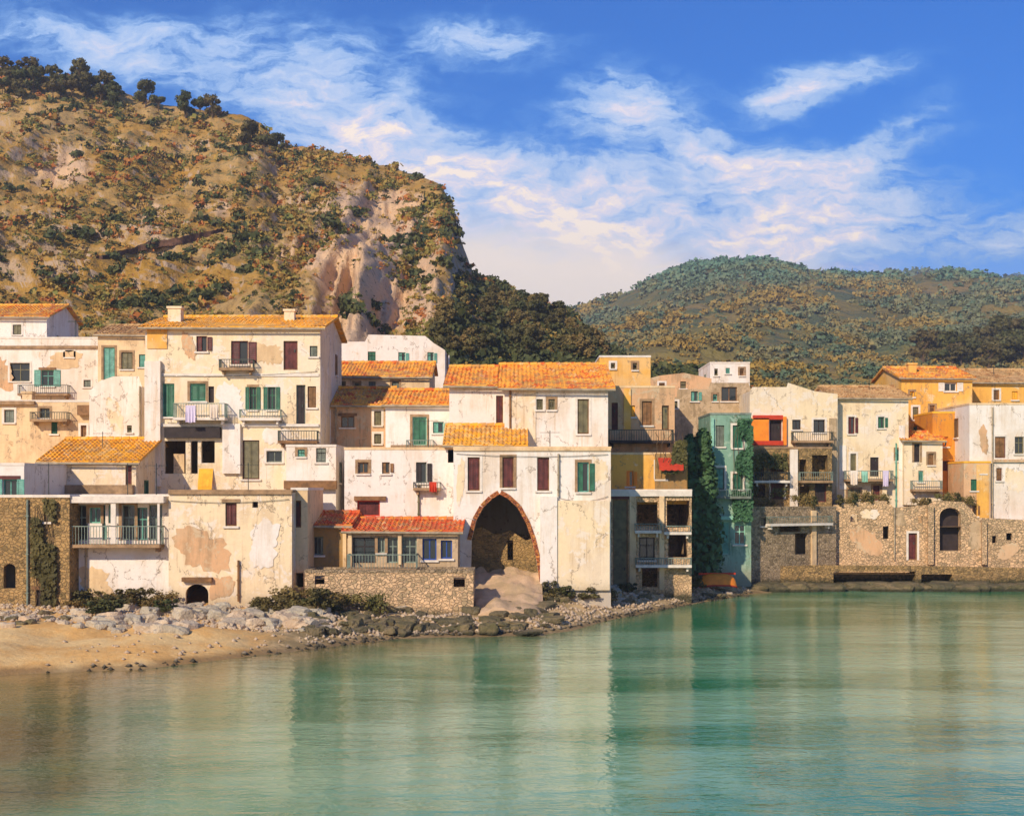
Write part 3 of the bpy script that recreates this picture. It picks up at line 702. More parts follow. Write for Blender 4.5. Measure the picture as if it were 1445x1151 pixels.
            if a < .28 and u1+(u1-u0)/2+.1 < s.L:
                slats(MB(), u1+.03, u1+(u1-u0)/2, -.06, z0+t, z1-t).build('shutter', M[opt.get('c2', opt.get('c', 'brown'))], w_); lv = ((u0+t, um-.01),)
            else: lv = ((u0+t, um-.01), (um+.01, u1-t))
            for (p_, q) in lv:
                slats(MB(), p_, q, y-.03, z0+t, z1-t).build('shutter', M[opt.get('c2', opt.get('c', 'brown'))], w_)
            MB().box(u0+t, u1-t, y+.05, y+.06, z0+t, z1-t).build('pane', M['glass'], w_)
        elif kind == 'door':
            w_ = fr.build('door', c, s.root); lf = MB()
            n = max(2, int((u1-u0-2*t)/.16)); dx = (u1-u0-2*t)/n
            for i in range(n): lf.box(u0+t+i*dx+.006, u0+t+(i+1)*dx-.006, y+.02, y+.06, z0+t, z1-t)
            lf.box(u0+t, u1-t, y+.045, y+.055, z0+t, z1-t)
            lf.build('leaf', M[opt.get('c2', opt.get('c', 'brown'))], w_)
            MB().box(u1-t-.14, u1-t-.08, y-.02, y+.02, z0+.95, z0+1.1).build('handle', M['iron'], w_)
        if kind in ('win', 'wopen', 'shut') and opt.get('sill', 1):
            MB().box(u0-.1, u1+.1, -.09, .1, z0-.09, z0-.003).build('sill', M[opt.get('sc', 'trimw')], w_)
        if s.rnd(u0*3+z1) < .5 and not opt.get('lintel') and u0 > .25 and u1 < s.L-.25:
            q = MB().box(u0-.13, u0-.003, -.02, .01, z0, z1+.13).box(u1+.003, u1+.13, -.02, .01, z0, z1+.13).box(u0-.003, u1+.003, -.02, .01, z1+.003, z1+.13)
            q.build('surround', M['trimw' if s.rnd(u1) < .6 else 'trimb'], w_)
        if opt.get('lintel'):
            MB().box(u0-.15, u1+.15, -.045, .05, z1+.003, z1+.16).build('lintel', M[opt['lintel']], w_)
    def rnd(s, k): return random.Random(k).random()
    def band(s, a, b_, y0, y1, m='trimw', proud=.10, name='cornice'):
        u0, u1 = s.u(a), s.u(b_); zz1 = s.z((a+b_)/2, y0); zz0 = s.z((a+b_)/2, y1)
        return MB().box(u0, u1, -proud, -.004, zz0, zz1).build(name, M[m], s.root)
    def balcony(s, a, b_, ys, hpx=18, proj=.9, m='iron', slab='trimb', solid=False):
        u0, u1 = s.u(a), s.u(b_); z = s.z((a+b_)/2, ys); zt = s.z((a+b_)/2, ys-hpx)
        bl = MB().box(u0, u1, -proj, -.004, z-.14, z).build('balcony', M[slab], s.root)
        for q in (u0+.15, u1-.25): MB().box(q, q+.1, -proj*.7, -.004, z-.34, z-.143).build('bracket', M[slab], bl)
        r = MB()
        if solid:
            r.box(u0, u1, -proj, -proj+.1, z+.003, zt).box(u0, u0+.1, -proj+.1, -.01, z+.003, zt).box(u1-.1, u1, -proj+.1, -.01, z+.003, zt)
        else:
            r.box(u0, u1, -proj+.01, -proj+.05, zt-.04, zt).box(u0, u0+.04, -proj+.05, -.01, zt-.04, zt).box(u1-.04, u1, -proj+.05, -.01, zt-.04, zt)
            n = max(3, int((u1-u0)/.13))
            for i in range(n+1):
                x = u0+.012+(u1-u0-.024)*i/n; r.box(x-.011, x+.011, -proj+.02, -proj+.04, z, zt-.04)
            k = max(1, int(proj/.14))
            for i in range(1, k+1):
                yy = -proj+.03+proj*i/(k+1)
                for x in (u0+.012, u1-.012): r.box(x-.011, x+.011, yy-.01, yy+.01, z, zt-.04)
        r.build('railing', M[m], bl)
    def pipe(s, px, y0, y1, m='pipe'):
        u = s.u(px); z1, z0 = s.z(px, y0), s.z(px, y1)
        q = MB().tube((u, -.09, z0), (u, -.09, z1), .05, .05, 8)
        for k in range(3):
            zz = z0+(z1-z0)*(.15+.35*k); q.box(u-.07, u+.07, -.15, -.003, zz, zz+.04)
        q.build('drainpipe', M[m], s.root)
    def block(s, a, b_, y0, y1, w0, w1, m, name):
        u0, u1 = s.u(a), s.u(b_); zz1 = s.z((a+b_)/2, y0); zz0 = s.z((a+b_)/2, y1)
        return MB().box(u0, u1, w0, w1, zz0, zz1).build(name, M[m] if m else s.m, s.root)
    def patch(s, a, b_, y0, y1, m='peach', seed=0, name='worn_plaster'):
        # an irregular area of bared or repaired render, a few millimetres proud
        rs = random.Random(seed+int(a)); u0, u1 = s.u(a), s.u(b_); za, zb = s.z((a+b_)/2, y1), s.z((a+b_)/2, y0)
        s.np_ = getattr(s, 'np_', 0)+1; off = -.006-.007*s.np_; n = 40; pts = []
        for i in range(n):
            t = 2*math.pi*i/n; k = .80+.22*math.sin(2*t+seed)+rs.uniform(-.13, .13); c, d = math.cos(t), math.sin(t); q = max(abs(c), abs(d))**.6
            pts.append((min(s.L-.03, max(.03, (u0+u1)/2+(u1-u0)/2*c/q*k)), max(.02, (za+zb)/2+(zb-za)/2*d/q*k)))
        MB().add([(x, off, z) for x, z in pts]+[((u0+u1)/2, off, (za+zb)/2)], [(i, (i+1) % n, n) for i in range(n)]).build(name, M[m], s.root)
    def cable(s, a, b_, ya, yb, sag=.25):
        q = MB(); p0 = None
        for i in range(13):
            t = i/12; px = a+(b_-a)*t; v = Vector((s.u(px), -.05-.02*(i % 2), s.z(px, ya+(yb-ya)*t)-sag*4*t*(1-t)))
            if p0 is not None: q.tube(p0, v, .013, .013, 4)
            p0 = v
        q.build('cable', M['iron'], s.root)
    def antenna(s, px, w_=2.5, hgt=1.6):
        u = s.u(px); z = s.H-.1; q = MB().tube((u, w_, z), (u, w_, z+hgt), .02, .02, 5).tube((u-.5, w_, z+hgt-.1), (u+.5, w_, z+hgt-.1), .012, .012, 4)
        for k in range(5): q.tube((u-.4+.2*k, w_-.25, z+hgt-.1), (u-.4+.2*k, w_+.25, z+hgt-.1), .01, .01, 4)
        q.build('antenna', M['iron'], s.root)
    def chimney(s, px, ytop, w_=2.0, size=.55):
        u = s.u(px); z1 = HC+(HY-ytop)/F*(s.A.y+w_)-s.zb; z0 = s.H-.2
        par = getattr(s, 'roof', s.root)
        MB().box(u-size/2, u+size/2, w_, w_+size, z0, z1-.12).box(u-size/2-.06, u+size/2+.06, w_-.06, w_+size+.06, z1-.12, z1).build('chimney', s.m, par)
    def awning(s, a, b_, y0, y1, proj, m):
        u0, u1 = s.u(a), s.u(b_); zt = s.z((a+b_)/2, y0); t = s.A.y-proj
        zf = HC+(HY-y1)/F*t-s.zb+.12
        q = MB(); n = 24
        for i in range(n):
            x0_, x1_ = u0+(u1-u0)*i/n, u0+(u1-u0)*(i+1)/n
            sg = -.05*math.sin(math.pi*(i % 6)/6)
            q.add([(x0_, -.01, zt), (x1_, -.01, zt), (x1_, -proj, zf+sg), (x0_, -proj, zf+sg), (x1_, -proj, zf-.22+sg), (x0_, -proj, zf-.22+sg)], [(0, 1, 2, 3), (3, 2, 4, 5)])
        q.build('awning', M[m], s.root)

H = House
# ---------- far left, top rows
h = H('town_house','white house in the top left corner under a thin orange roof',-60,66,447,96,dep=7,m='white2',roof=(433,4,'roof'),ops=[('shut',18,30,458,472,{'c':'olive'})])
h = H('town_house','long white house with a flat roof just below the top left house',-70,140,477,88,dep=8,m='white2',ops=[('win',14,42,512,538,{'c':'olive'}),('wopen',58,76,522,545,{'c':'teal','lintel':'brown'}),('shut',92,104,494,504,{'c':'olive'}),('shut',118,128,536,546,{'c':'grey'})])
h.patch(-30,20,495,552,'peach',3); h.patch(60,125,496,520,'cream',5); h.antenna(90); h.band(-60,138,488,492,'trimb',.12); h.balcony(30,100,556,12,.7,'iron')
h = H('town_house','cream house with a tall teal door left of the yellow cornered block',138,212,473,84,dep=8,m='cream',roof=(462,3,'roof_b',.2),ops=[('shut',146,162,490,536,{'c':'mint','c2':'teal'}),('shut',171,187,497,521,{'c':'olive'}),('shut',196,206,500,518,{'c':'teal'})])
h = H('town_house','cream house with brown ledges below the long white house at far left',-70,132,566,76,dep=7,m='cream',ops=[('shut',6,20,578,596,{'c':'grey'}),('win',56,70,576,590,{'c':'olive'}),('shut',72,81,594,612,{'c':'green'}),('door',114,122,600,618,{'c':'brown'}),('shut',132-8,131,600,614,{'c':'olive'})])
h.band(-60,50,566,571,'trimb',.25,'ledge'); h.balcony(48,100,592,10,.7,'iron'); h.chimney(20,552,2); h.block(112,131,572,586,-.4,-.01,'brown','canopy')
h = H('town_house','blank white gable wall beside the loggia house',126,200,531,75,dep=6.5,m='white2',top=[(126,552),(140,538),(160,531),(196,531),(200,545)],ops=[('shut',179,186,600,610,{'c':'tan' if 0 else 'olive'})])
h.pipe(198,545,628); h.patch(150,175,560,615,'cream2',3)
h = H('town_house','low cream house under the golden tiled roof at left',60,192,652,68,dep=5.2,m='cream2',roof=(622,4.2,'roof_y',.25),ops=[('door',177,186,652,684,{'c':'brown','c2':'red'})])
h.band(62,190,684,700,'trimb',.4,'ledge')
h = H('town_house','small white house with teal shutters at the left edge below the golden roof',-70,34,655,62,dep=6,m='white2',ops=[('wopen',4,24,676,702,{'c':'teal','lintel':'red'}),('shut',-30,-16,676,702,{'c':'teal'})])
h.band(-70,34,735,740,'irong',.12)
h = H('stone_house','brown stone wall house at the left edge with a dark ivy strip',-80,98,700,60,Y2=59.5,dep=7,m='stone_brown',ops=[('door',50,74,832,866,{'c':'dark','lintel':'brown'}),('shut',62,70,720,736,{'c':'olive'}),('void',5,22,795,830,{'arch':'round'})])
h.pipe(40,705,860,'irong')
# ---------- loggia house (upper middle left)
h = H('town_house','tall cream house with red brown doors above and a dark loggia below',205,452,463,72,dep=9,m='cream2',roof=(450,5,'roof_y',.3),
  ops=[('shut',277,292,474,496,{'c':'red'}),('shut',326,350,481,514,{'c':'red','c2':'red'}),('door',400,420,481,522,{'c':'brown','c2':'red'}),('shut',437,448,488,503,{'c':'grey'}),
       ('shut',229,246,541,588,{'c':'teal','c2':'green'}),('shut',268,290,541,566,{'c':'teal','c2':'green'}),('door',294,302,545,568,{'c':'dark'}),
       ('wopen',352,362,546,578,{'c':'green'}),('wopen',378,389,546,578,{'c':'green'}),
       ('void',232,262,622,668),('void',269,279,622,668),('void',284,303,622,653),('shut',342,366,621,676,{'c':'red','c2':'olive'}),('win',376,398,636,652,{'c':'grey'}),('door',418,431,543,600,{'c':'grey','c2':'dark'}),('shut',434,446,545,575,{'c':'brown'})])
h.balcony(250,322,590,20,.9,'irong','trimw'); h.balcony(312,360,520,12,.6,'iron','trimb'); h.balcony(340,398,590,12,.5,'irong','trimw'); h.balcony(395,450,622,14,.7,'iron','brown')
h.block(234,312,603,618,-.35,-.004,'dark','beam'); h.block(206,228,510,686,-.30,-.004,'white2','pilaster'); h.block(315,340,598,668,-.22,-.004,'white2','pilaster')
h.block(243,258,640,668,.3,.5,'cream','loggia_screen')
h.awning(281,301,661,688,.35,'goldc'); h.band(206,450,598,602,'trimw',.1); h.band(206,450,527,531,'trimw',.06); h.chimney(230,432,2.4,.7); h.chimney(395,436,3)
h.block(208,236,463,492,-.06,-.003,'yellow','painted_corner')
h.cable(210,448,529,524,.15); h.cable(236,446,596,600,.1); h.patch(355,398,478,520,'cream',2); h.patch(300,350,540,590,'white2',4); h.patch(372,412,600,632,'white2',8); h.patch(256,276,466,510,'peach',9)
h = H('town_house','low white terrace house with a grey green window right of the loggia house',404,474,629,69,dep=5,m='white2',ops=[('shut',446,460,632,652,{'c':'grey'}),('shut',420,430,634,644,{'c':'teal'})])
h.band(402,476,678,690,'brown',.35,'ledge')
# ---------- lower left
h = H('town_house','white seafront house with a long grey green glazed veranda at left',96,238,700,60.5,dep=7.5,m='white2',cop='trimw',
  ops=[('win',104,124,712,762,{'c':'irong','sill':0}),('win',126,142,716,738,{'c':'teal','sill':0}),('door',144,151,712,762,{'c':'irong','c2':'teal'}),('win',153,163,712,738,{'c':'teal'}),('win',172,190,712,762,{'c':'irong','sill':0}),('win',192,208,716,762,{'c':'teal','sill':0}),('win',210,229,712,762,{'c':'irong','sill':0}),('void',200,212,850,872),('shut',144,160,846-10,846,{'c':'olive'})])
h.band(94,238,700,709,'trimw',.9,'veranda_roof'); h.balcony(98,232,767,26,.85,'irong','trimb'); h.block(164,171,709,766,-.84,-.74,'trimw','post'); h.block(98,101,709,766,-.84,-.76,'trimw','post'); h.block(229,232,709,766,-.84,-.76,'trimw','post')
h.pipe(122,772,860); h.patch(105,165,800,850,'cream',4); h.patch(170,230,785,835,'white2',6); h.antenna(200)
h = H('town_house','big white seafront house with one small brown window and a stained peach corner',238,412,693,60,dep=8,m='cream2',cop='trimb',
  ops=[('shut',318,334,709,742,{'c':'brown','c2':'red','lintel':'trimb'}),('void',262,294,824,858,{'arch':'round'}),('void',356,364,700+8,716)])
h.patch(244,330,742,810,'peach',3); h.patch(296,330,806,850,'peach',1); h.cable(240,408,706,704,.12); h.patch(345,400,735,800,'white2',5); h.pipe(337,790,848,'brown'); h.band(258,300,814,820,'brown',.25,'hood'); h.band(238,412,693,697,'trimb',.12)
h = H('stair_block','narrow cream block with a tall red brown door between white and ochre houses',411,434,690,61,dep=5,m='cream',ops=[('door',414,425,706,744,{'c':'brown','c2':'red'}),('void',416,428,808,828)],cat='house')
# ---------- top middle
h = H('town_house','upper white house with small green shuttered windows under the cliff',424,628,476,92,dep=7,m='white2',top=[(424,480),(455,476),(470,482),(515,482),(520,472),(600,474),(612,484),(628,494)],
  ops=[('shut',440,455,490,505,{'c':'grey'}),('shut',519,530,496,512,{'c':'green'}),('shut',562,572,497,513,{'c':'teal'}),('shut',603,612,497,513,{'c':'teal'})])
h = H('town_house','low house with orange roof line and two grey windows below the upper white house',452,606,532,84,dep=6,m='cream',roof=(514,4,'roof',.2),ops=[('shut',520,530,538,552,{'c':'grey'}),('shut',553,563,538,551,{'c':'grey'}),('shut',500,507,540,548,{'c':'olive'}),('shut',480,488,538,548,{'c':'olive'})])
h = H('town_house','brown cream house with a dark square window under an orange lean to roof',456,548,572,76,dep=5,m='peach',roof=(550,3.5,'roof',.2),ops=[('win',481,500,587,603,{'c':'brown','lintel':'brown'}),('shut',528,538,580,600,{'c':'olive'}),('shut',528,538,612,626,{'c':'olive'})])
h.block(458,467,578,625,-.15,-.004,'white2','pilaster'); h.pipe(474,572,628)
h = H('town_house','white house with a tall mint and green door beside a tiny window',544,642,572,73,dep=6,base=6.5,m='white2',roof=(553,4,'roof',.2),ops=[('shut',582,602,588,628,{'c':'mint','c2':'green'}),('shut',611,626,595,611,{'c':'teal'})])
h.band(552,642,628,634,'trimb',.3,'ledge'); h.balcony(574,612,631,10,.5,'irong')
# ---------- big white house with arch
h = H('town_house','white upper house between the tiny window house and the brown drainpipe wall',634,712,545,70,dep=6,m='white',roof=(520,6,'roof',.3),base=7.0,ops=[('shut',700,710,558,600,{'c':'brown','c2':'red'})])
h = H('lean_to','bright yellow tiled lean to in front of the white upper house',632,738,628,67,dep=2.6,m='cream2',roof=(603,2.4,'roof_y',.25),cat='lean-to',base=7.3)
h = H('town_house','cream topped house with a broad orange roof and one tall brown window',712,858,548,69,dep=8,m='white',roof=(517,6.5,'roof',.35),base=7.0,
  ops=[('shut',757,766,563,578,{'c':'olive'}),('shut',774,783,563,578,{'c':'olive'}),('shut',815,831,563,612,{'c':'brown','c2':'olive'})])
h.pipe(720,548,625,'brown'); h.block(722,756,548,628,-.05,-.003,'cream2','plaster_panel')
h = H('town_house','big white seafront house with four tall windows over a pointed brick arch',640,862,632,65,dep=8,m='white2',cop='cream',
  ops=[('shut',660,677,645,692,{'c':'brown','c2':'red'}),('shut',709,725,645,688,{'c':'brown','c2':'red'}),('shut',758,775,645,692,{'c':'brown','c2':'red'}),('shut',815,831,652,694,{'c':'teal','c2':'green'}),
       ('void',664,762,694,828,{'arch':'poly','rim':'brick','rimw':.20,'rev':.9,'pts':[(664,826),(762,826),(757,790),(750,760),(742,738),(730,716),(716,703),(705,697),(694,704),(682,716),(672,734),(665,762)]})])
h.band(640,862,632,636,'cream',.08); h.pipe(788,640,700); h.block(783,787,745,818,-.12,-.004,'brown','drainpipe')

h.block(762,786,700,830,-.28,-.004,'white2','buttress'); h.block(786,860,706,832,-.20,-.004,'cream2','plaster_base')
h.cable(644,858,640,641,.12); h.cable(788,858,702,700,.2); h.patch(835,858,640,690,'cream2',2); h.patch(644,656,640,720,'cream2',7)
# rock inside the arch
# ---------- centre block with red roof
h = H('town_house','white house with two small square windows above the red tiled strip',486,642,633,67,dep=6,m='white2',cop='cream',ops=[('win',505,520,652,668,{'c':'brown'}),('shut',539,550,652,668,{'c':'brown'}),('shut',587,602,652,681,{'c':'grey','c2':'dark'}),('door',504,536,706,728,{'c':'redp','c2':'red'})])
h.pipe(591,684,733,'olive'); h.balcony(584,622,688,8,.5,'iron','trimb'); h.band(500,545,700,706,'brown',.15,'lintel')
h = H('town_house','ochre brown house under a red tiled roof beside the blue trimmed veranda',430,492,742,63,dep=4,m='ochre',roof=(726,3,'roof_r',.2),ops=[('win',440,456,757,783,{'c':'grey'}),('void',460,478,800,826)])
h.block(484,489,742,835,-.12,-.003,'cream','pilaster')
h = H('veranda','glazed seafront veranda with a railing and thin red tiled roof',490,646,750,62.5,dep=3.6,m='tan',roof=(735,2.8,'roof_r',.25),cat='veranda',
  ops=[('win',498,530,758,794,{'c':'dark','sill':0}),('win',533,543,758,780,{'c':'irong'}),('win',546,562,758,794,{'c':'irong','sill':0}),('win',568,588,758,794,{'c':'irong','sill':0}),('win',596,616,760,790,{'c':'blue'}),('win',622,638,762,788,{'c':'blue'})])
h.balcony(494,590,800,20,1.2,'irong','trimb'); h.block(562,567,752,796,-.2,-.004,'cream','post'); h.block(492,497,752,830,-.2,-.004,'cream','post')
h = H('terrace_wall','low rubble stone terrace wall under the veranda',430,668,806,60,dep=2.2,m='stone_pale',cat='wall',cop='stone',ops=[('void',640,656,812,828),('void',444,458,812,824)])
# ---------- right of the big house
h = H('town_house','yellow house with a flat roof on the skyline right of the orange roof',846,918,503,84,dep=6,m='yellow',ops=[('shut',862,868,512,520,{'c':'olive'}),('shut',893,899,512,522,{'c':'olive'})])
h = H('town_house','tan house with brown windows right of the big white house',858,952,546,74.5,dep=7,base=6.5,m='peach',cop='cream',ops=[('door',863,872,568,606,{'c':'red'}),('shut',886,896,572,588,{'c':'cream' if 0 else 'goldc'}),('shut',906,920,566,600,{'c':'brown'}),('door',934,944,572,606,{'c':'brown','c2':'olive'}),('shut',877,890,650,662,{'c':'goldc'})])
h.balcony(858,948,622,15,.9,'iron','dark'); h.block(880,890,548,606,-.1,-.003,'yellow','pilaster')
h = H('town_house','golden plastered lower storey with a red awning beside the ivy tree',862,970,640,72.8,dep=4,base=5.2,m='yellow',cop='cream',ops=[('shut',884,894,664,686,{'c':'orgp'}),('shut',926,940,652,676,{'c':'brown','c2':'red'}),('door',948,960,655,690,{'c':'dark','c2':'brown'})])
h.awning(928,962,645,660,.8,'redp'); h.block(924,969,640,694,-.06,-.003,'ochre','plaster_panel')
h = H('balcony_house','tan seafront house with stacked dark open galleries left of the green tower',862,976,692,71.6,dep=6,m='stone_pale',cop='trimw',cat='house',
  ops=[('door',865,886,704,830,{'c':'brown','c2':'olive','lintel':'red'}),('void',899,928,708,742),('win',902,924,758,790,{'c':'dark'}),('void',941,973,706,744),('void',943,970,752,786),('void',906,928,800,828)])
h.band(862,976,692,700,'trimw',.15); h.balcony(895,932,748,10,.5,'irong','trimw'); h.balcony(936,974,750,9,.5,'irong','trimw'); h.balcony(896,974,796,10,.6,'irong','trimw'); h.block(888,897,700,832,-.16,-.004,'cream','pilaster'); h.block(930,937,700,832,-.16,-.004,'cream','pilaster')
h = H('town_house','jumbled tan houses block with small windows behind the green tower',940,1062,548,90,dep=7,m='tan',top=[(940,560),(955,560),(956,549),(1000,549),(1002,540),(1056,540),(1062,556)],ops=[('shut',975,985,552,566,{'c':'teal'}),('shut',1006,1012,556,566,{'c':'teal'}),('win',1018,1040,546,566,{'c':'brown'}),('shut',948,956,566,576,{'c':'olive'})])
h = H('town_house','small tan house with one brown window left of the white topped house',908,1004,526,97,dep=7,m='peach',top=[(908,536),(930,530),(965,526),(1004,534)],ops=[('shut',930,938,540,548,{'c':'brown'}),('shut',960,968,538,548,{'c':'olive'})])
h = H('town_house','tiny white topped house on the skyline above the green tower',1002,1058,512,98,dep=6,m='white2',ops=[('shut',1024,1030,519,527,{'c':'teal'}),('shut',1008,1013,520,530,{'c':'olive'}),('shut',1044,1050,520,530,{'c':'brown'})])
h = H('green_tower','narrow tall sea green house with a ribbed front facing the water',1002,1060,584,80,dep=5,m='sea',cop='irong',cat='house',
  ops=[('shut',1010,1022,600,630,{'c':'grey'}),('shut',1034,1048,600,632,{'c':'teal','c2':'green'}),('shut',1010,1022,660,690,{'c':'grey','c2':'teal'}),('shut',1034,1048,668,690,{'c':'green'}),('door',1008,1030,736,782,{'c':'mint','c2':'teal'}),('win',1036,1052,740,768,{'c':'mint'})])
h.block(1003,1007,590,780,-.15,-.003,'mint','pilaster'); h.balcony(1004,1058,700,10,.5,'irong','grey'); h.band(1002,1060,728,733,'mint',.2)
# ---------- right side
h = H('town_house','cream house with a long white roof terrace and an orange framed bay',1058,1182,548,86,dep=8,m='cream2',top=[(1058,552),(1062,546),(1110,546),(1112,540),(1150,552),(1182,556)],
  ops=[('door',1086,1103,592,626,{'c':'red','c2':'dark'}),('win',1118,1130,592,606,{'c':'dark'}),('win',1148,1164,592,610,{'c':'dark'}),])
h.block(1060,1084,590,628,-.25,-.004,'orgp','bay_panel'); h.block(1104,1109,588,628,-.25,-.004,'orgp','bay_panel'); h.block(1062,1104,586,592,-.25,-.004,'redp','bay_head'); h.block(1062,1104,622,628,-.3,-.004,'redp','bay_sill')

h.balcony(1116,1172,622,12,.8,'iron','trimb'); h.block(1170,1180,590,745,-.12,-.003,'tan','pilaster')
h = H('town_house','dark brown stone storey with deep open galleries under the orange framed bay',1060,1174,632,84.6,dep=1.3,m='stone_brown',cop='trimb',base=3.0,
  ops=[('void',1064,1078,646,672,{'rev':.7}),('void',1086,1110,646,668,{'rev':.7}),('void',1128,1138,648,672,{'rev':.7}),('void',1146,1168,642,672,{'rev':.7}),('void',1066,1080,684,702,{'rev':.7}),('door',1088,1106,680,704,{'c':'red'}),('void',1128,1142,684,706,{'rev':.7}),('door',1150,1166,682,708,{'c':'red','c2':'dark'})])
h.balcony(1062,1112,678,12,.7,'iron','trimw'); h.balcony(1126,1172,678,12,.7,'irong','trimb'); h.block(1114,1125,634,720,-.2,-.004,'white','pilaster')
h = H('town_house','cream house with small windows and a narrow balcony left of the yellow houses',1178,1282,562,87,dep=8,m='cream2',roof=(548,4,'roof_b',.2),
  ops=[('shut',1197,1206,588,612,{'c':'red'}),('shut',1239,1248,588,604,{'c':'green'}),('shut',1200,1208,640,668,{'c':'olive'}),('door',1228,1240,645,672,{'c':'dark'}),('shut',1264,1272,634,650,{'c':'teal'}),('door',1232,1242,685,706,{'c':'red'}),('shut',1196,1214,690,704,{'c':'olive'})])
h.balcony(1190,1256,676,12,.8,'irong','trimb'); h.pipe(1264,625,720,'teal'); h.block(1268,1276,600,730,-.1,-.004,'white2','pilaster'); h.block(1184,1194,628,690,-.06,-.003,'white2','plaster_panel')
h = H('town_house','bright yellow upper house with a white framed attic window',1272,1372,534,92,dep=7,m='yellow',roof=(521,4,'roof',.2),ops=[('wopen',1333,1350,540,552,{'c':'trimw'}),('shut',1288,1296,574,592,{'c':'olive'}),('shut',1312,1319,572,600,{'c':'brown'}),('shut',1284,1290,552,560,{'c':'goldc'})])
h.chimney(1300,512,2)
h = H('town_house','orange plastered house in front of the bright yellow upper house',1316,1374,582,88,dep=5,base=5.0,m='orange',cop='goldc',ops=[('shut',1330,1338,616,630,{'c':'orgp'}),('shut',1352,1359,614,630,{'c':'orgp'}),('door',1324,1340,650,664,{'c':'red'}),('shut',1345,1356,655,668,{'c':'olive'})])
h = H('town_house','pale house with a black slit window below the yellow houses',1276,1330,622,86.5,dep=5,base=5.0,m='cream2',roof=(612,2.5,'roof',.2),ops=[('door',1290,1298,626,652,{'c':'dark'}),('shut',1296,1303,664,680,{'c':'teal'}),('shut',1310,1318,640,656,{'c':'brown'})])
h.balcony(1284,1326,690,12,.6,'irong','trimb')
h = H('town_house','yellow house with orange roof in the upper right corner of the town',1368,1500,540,95,dep=7,m='yellow',roof=(524,4,'roof_b',.2),ops=[('shut',1402,1410,550,564,{'c':'brown'}),('shut',1428,1436,552,564,{'c':'goldc'})])
h = H('town_house','tall white house with one red brown window at the right edge',1368,1500,570,85.2,dep=7,base=3.6,m='white2',cop='cream',ops=[('shut',1404,1419,616,646,{'c':'red','c2':'brown'}),('win',1432,1445,616,640,{'c':'olive'}),('shut',1406,1414,660,678,{'c':'red','c2':'brown'}),('shut',1388,1394,600,612,{'c':'olive'}) if 0 else ('shut',1462,1472,616,640,{'c':'brown'})])
h.band(1400,1500,648,652,'peach',.15,'ledge'); h.pipe(1400,575,735); h.antenna(1424); h.patch(1418,1445,655,700,'cream2',2); h.patch(1380,1396,600,640,'peach',4)
h = H('town_house','narrow yellow and peach house with a green window above the quay wall',1360,1398,652,84.9,dep=4,base=4.1,m='peach',cop='goldc',ops=[('shut',1370,1379,676,692,{'c':'green'}),('shut',1384,1391,656,668,{'c':'olive'}),('shut',1372,1379,712,728,{'c':'brown'})])
h.block(1378,1395,655,732,-.05,-.003,'yellow','plaster_panel')
# sea walls
h = H('sea_wall','tan rubble sea wall below the houses with a tall dark archway',1176,1500,700,Y=84.6-.0,Y2=83.5,dep=3,m='stone_pale',cat='wall',cop='stone',top=[(1176,712),(1250,706),(1262,716),(1310,712),(1318,706),(1360,708),(1380,730),(1500,736)],ops=[('void',1326,1356,716,777,{'arch':'round','rev':.7}),('void',1246,1254,742,760),('void',1400,1406,756,766),('void',1200,1210,726,736),('door',1282,1294,752,790,{'c':'brown','c2':'red'}),('void',1420,1428,752,762),('void',1296,1302,728,738)])
h.patch(1200,1245,742,785,'peach',3); h.patch(1255,1280,716,742,'tan',4); h.patch(1362,1395,735,775,'tan',5); h.patch(1405,1440,765,790,'peach',6); h.patch(1215,1240,716,735,'cream2',8); h.block(1322,1360,709,790,.75,.85,'dark','archway_dark_panel'); h.block(1308,1316,712,796,-.35,-.004,'stone_pale','buttress'); h.block(1384,1391,735,796,-.3,-.004,'stone_pale','buttress'); h.pipe(1262,716,790)  # dark panel added behind the archway, standing in for the shade inside it
h = H('sea_wall','lower brown rubble wall right of the green tower with small openings',1056,1180,716,81,Y2=84,dep=3.5,m='stone',cat='wall',cop='stone',ops=[('void',1100,1130,742,750),('void',1122,1140,752,782),('shut',1074,1084,730,742,{'c':'olive'})])
h.balcony(1080,1168,738,10,.5,'irong','trimw'); h.block(1144,1150,720,800,-.15,-.003,'cream','pilaster')
h = H('quay','low dark stained quay along the water at right',1040,1500,796,82,Y2=82.5,dep=2.5,m='stone_brown',cat='quay',cop='stone',top=[(1040,800),(1150,797),(1300,798),(1500,802)],ops=[('void',1176,1292,806,822,{'rev':1.2}),('void',1300,1344,810,822,{'rev':1.2})])

# ------------------------------------------------------------------ rocks
def rockmat(name, a, b1, c):
    m, g, b = mat(name); p = g.pos(); n = g.noise(p, 1.2, 6, .7); f = g.noise(p, 6, 4, .7)
    s = g.n('ShaderNodeSeparateXYZ'); g.set(s.inputs[0], p); r = g.n('ShaderNodeObjectInfo').outputs['Random']
    cc = g.mix(g.ss(n, .38, .62), a, b1); cc = g.mix(g.m('MULTIPLY', r, .6), cc, c)
    cc = g.mix(g.ss(g.m('MULTIPLY_ADD', n, .25, s.outputs[2]), .22, .38, .9, 0), cc, (.035, .035, .018))
    cc = g.mix(1.0, cc, g.mix(f, (.65, .65, .65), (1.3, 1.3, 1.3)), 'MULTIPLY')
    g.set(b.inputs[0], cc); bump(g, b, g.m('ADD', n, f), .9, .12); return m
M['rockp'] = rockmat('pale_boulder', (.56, .40, .25), (.70, .54, .36), (.40, .41, .32))
M['rockd'] = rockmat('olive_boulder', (.14, .12, .05), (.27, .20, .10), (.07, .07, .045))
import bmesh
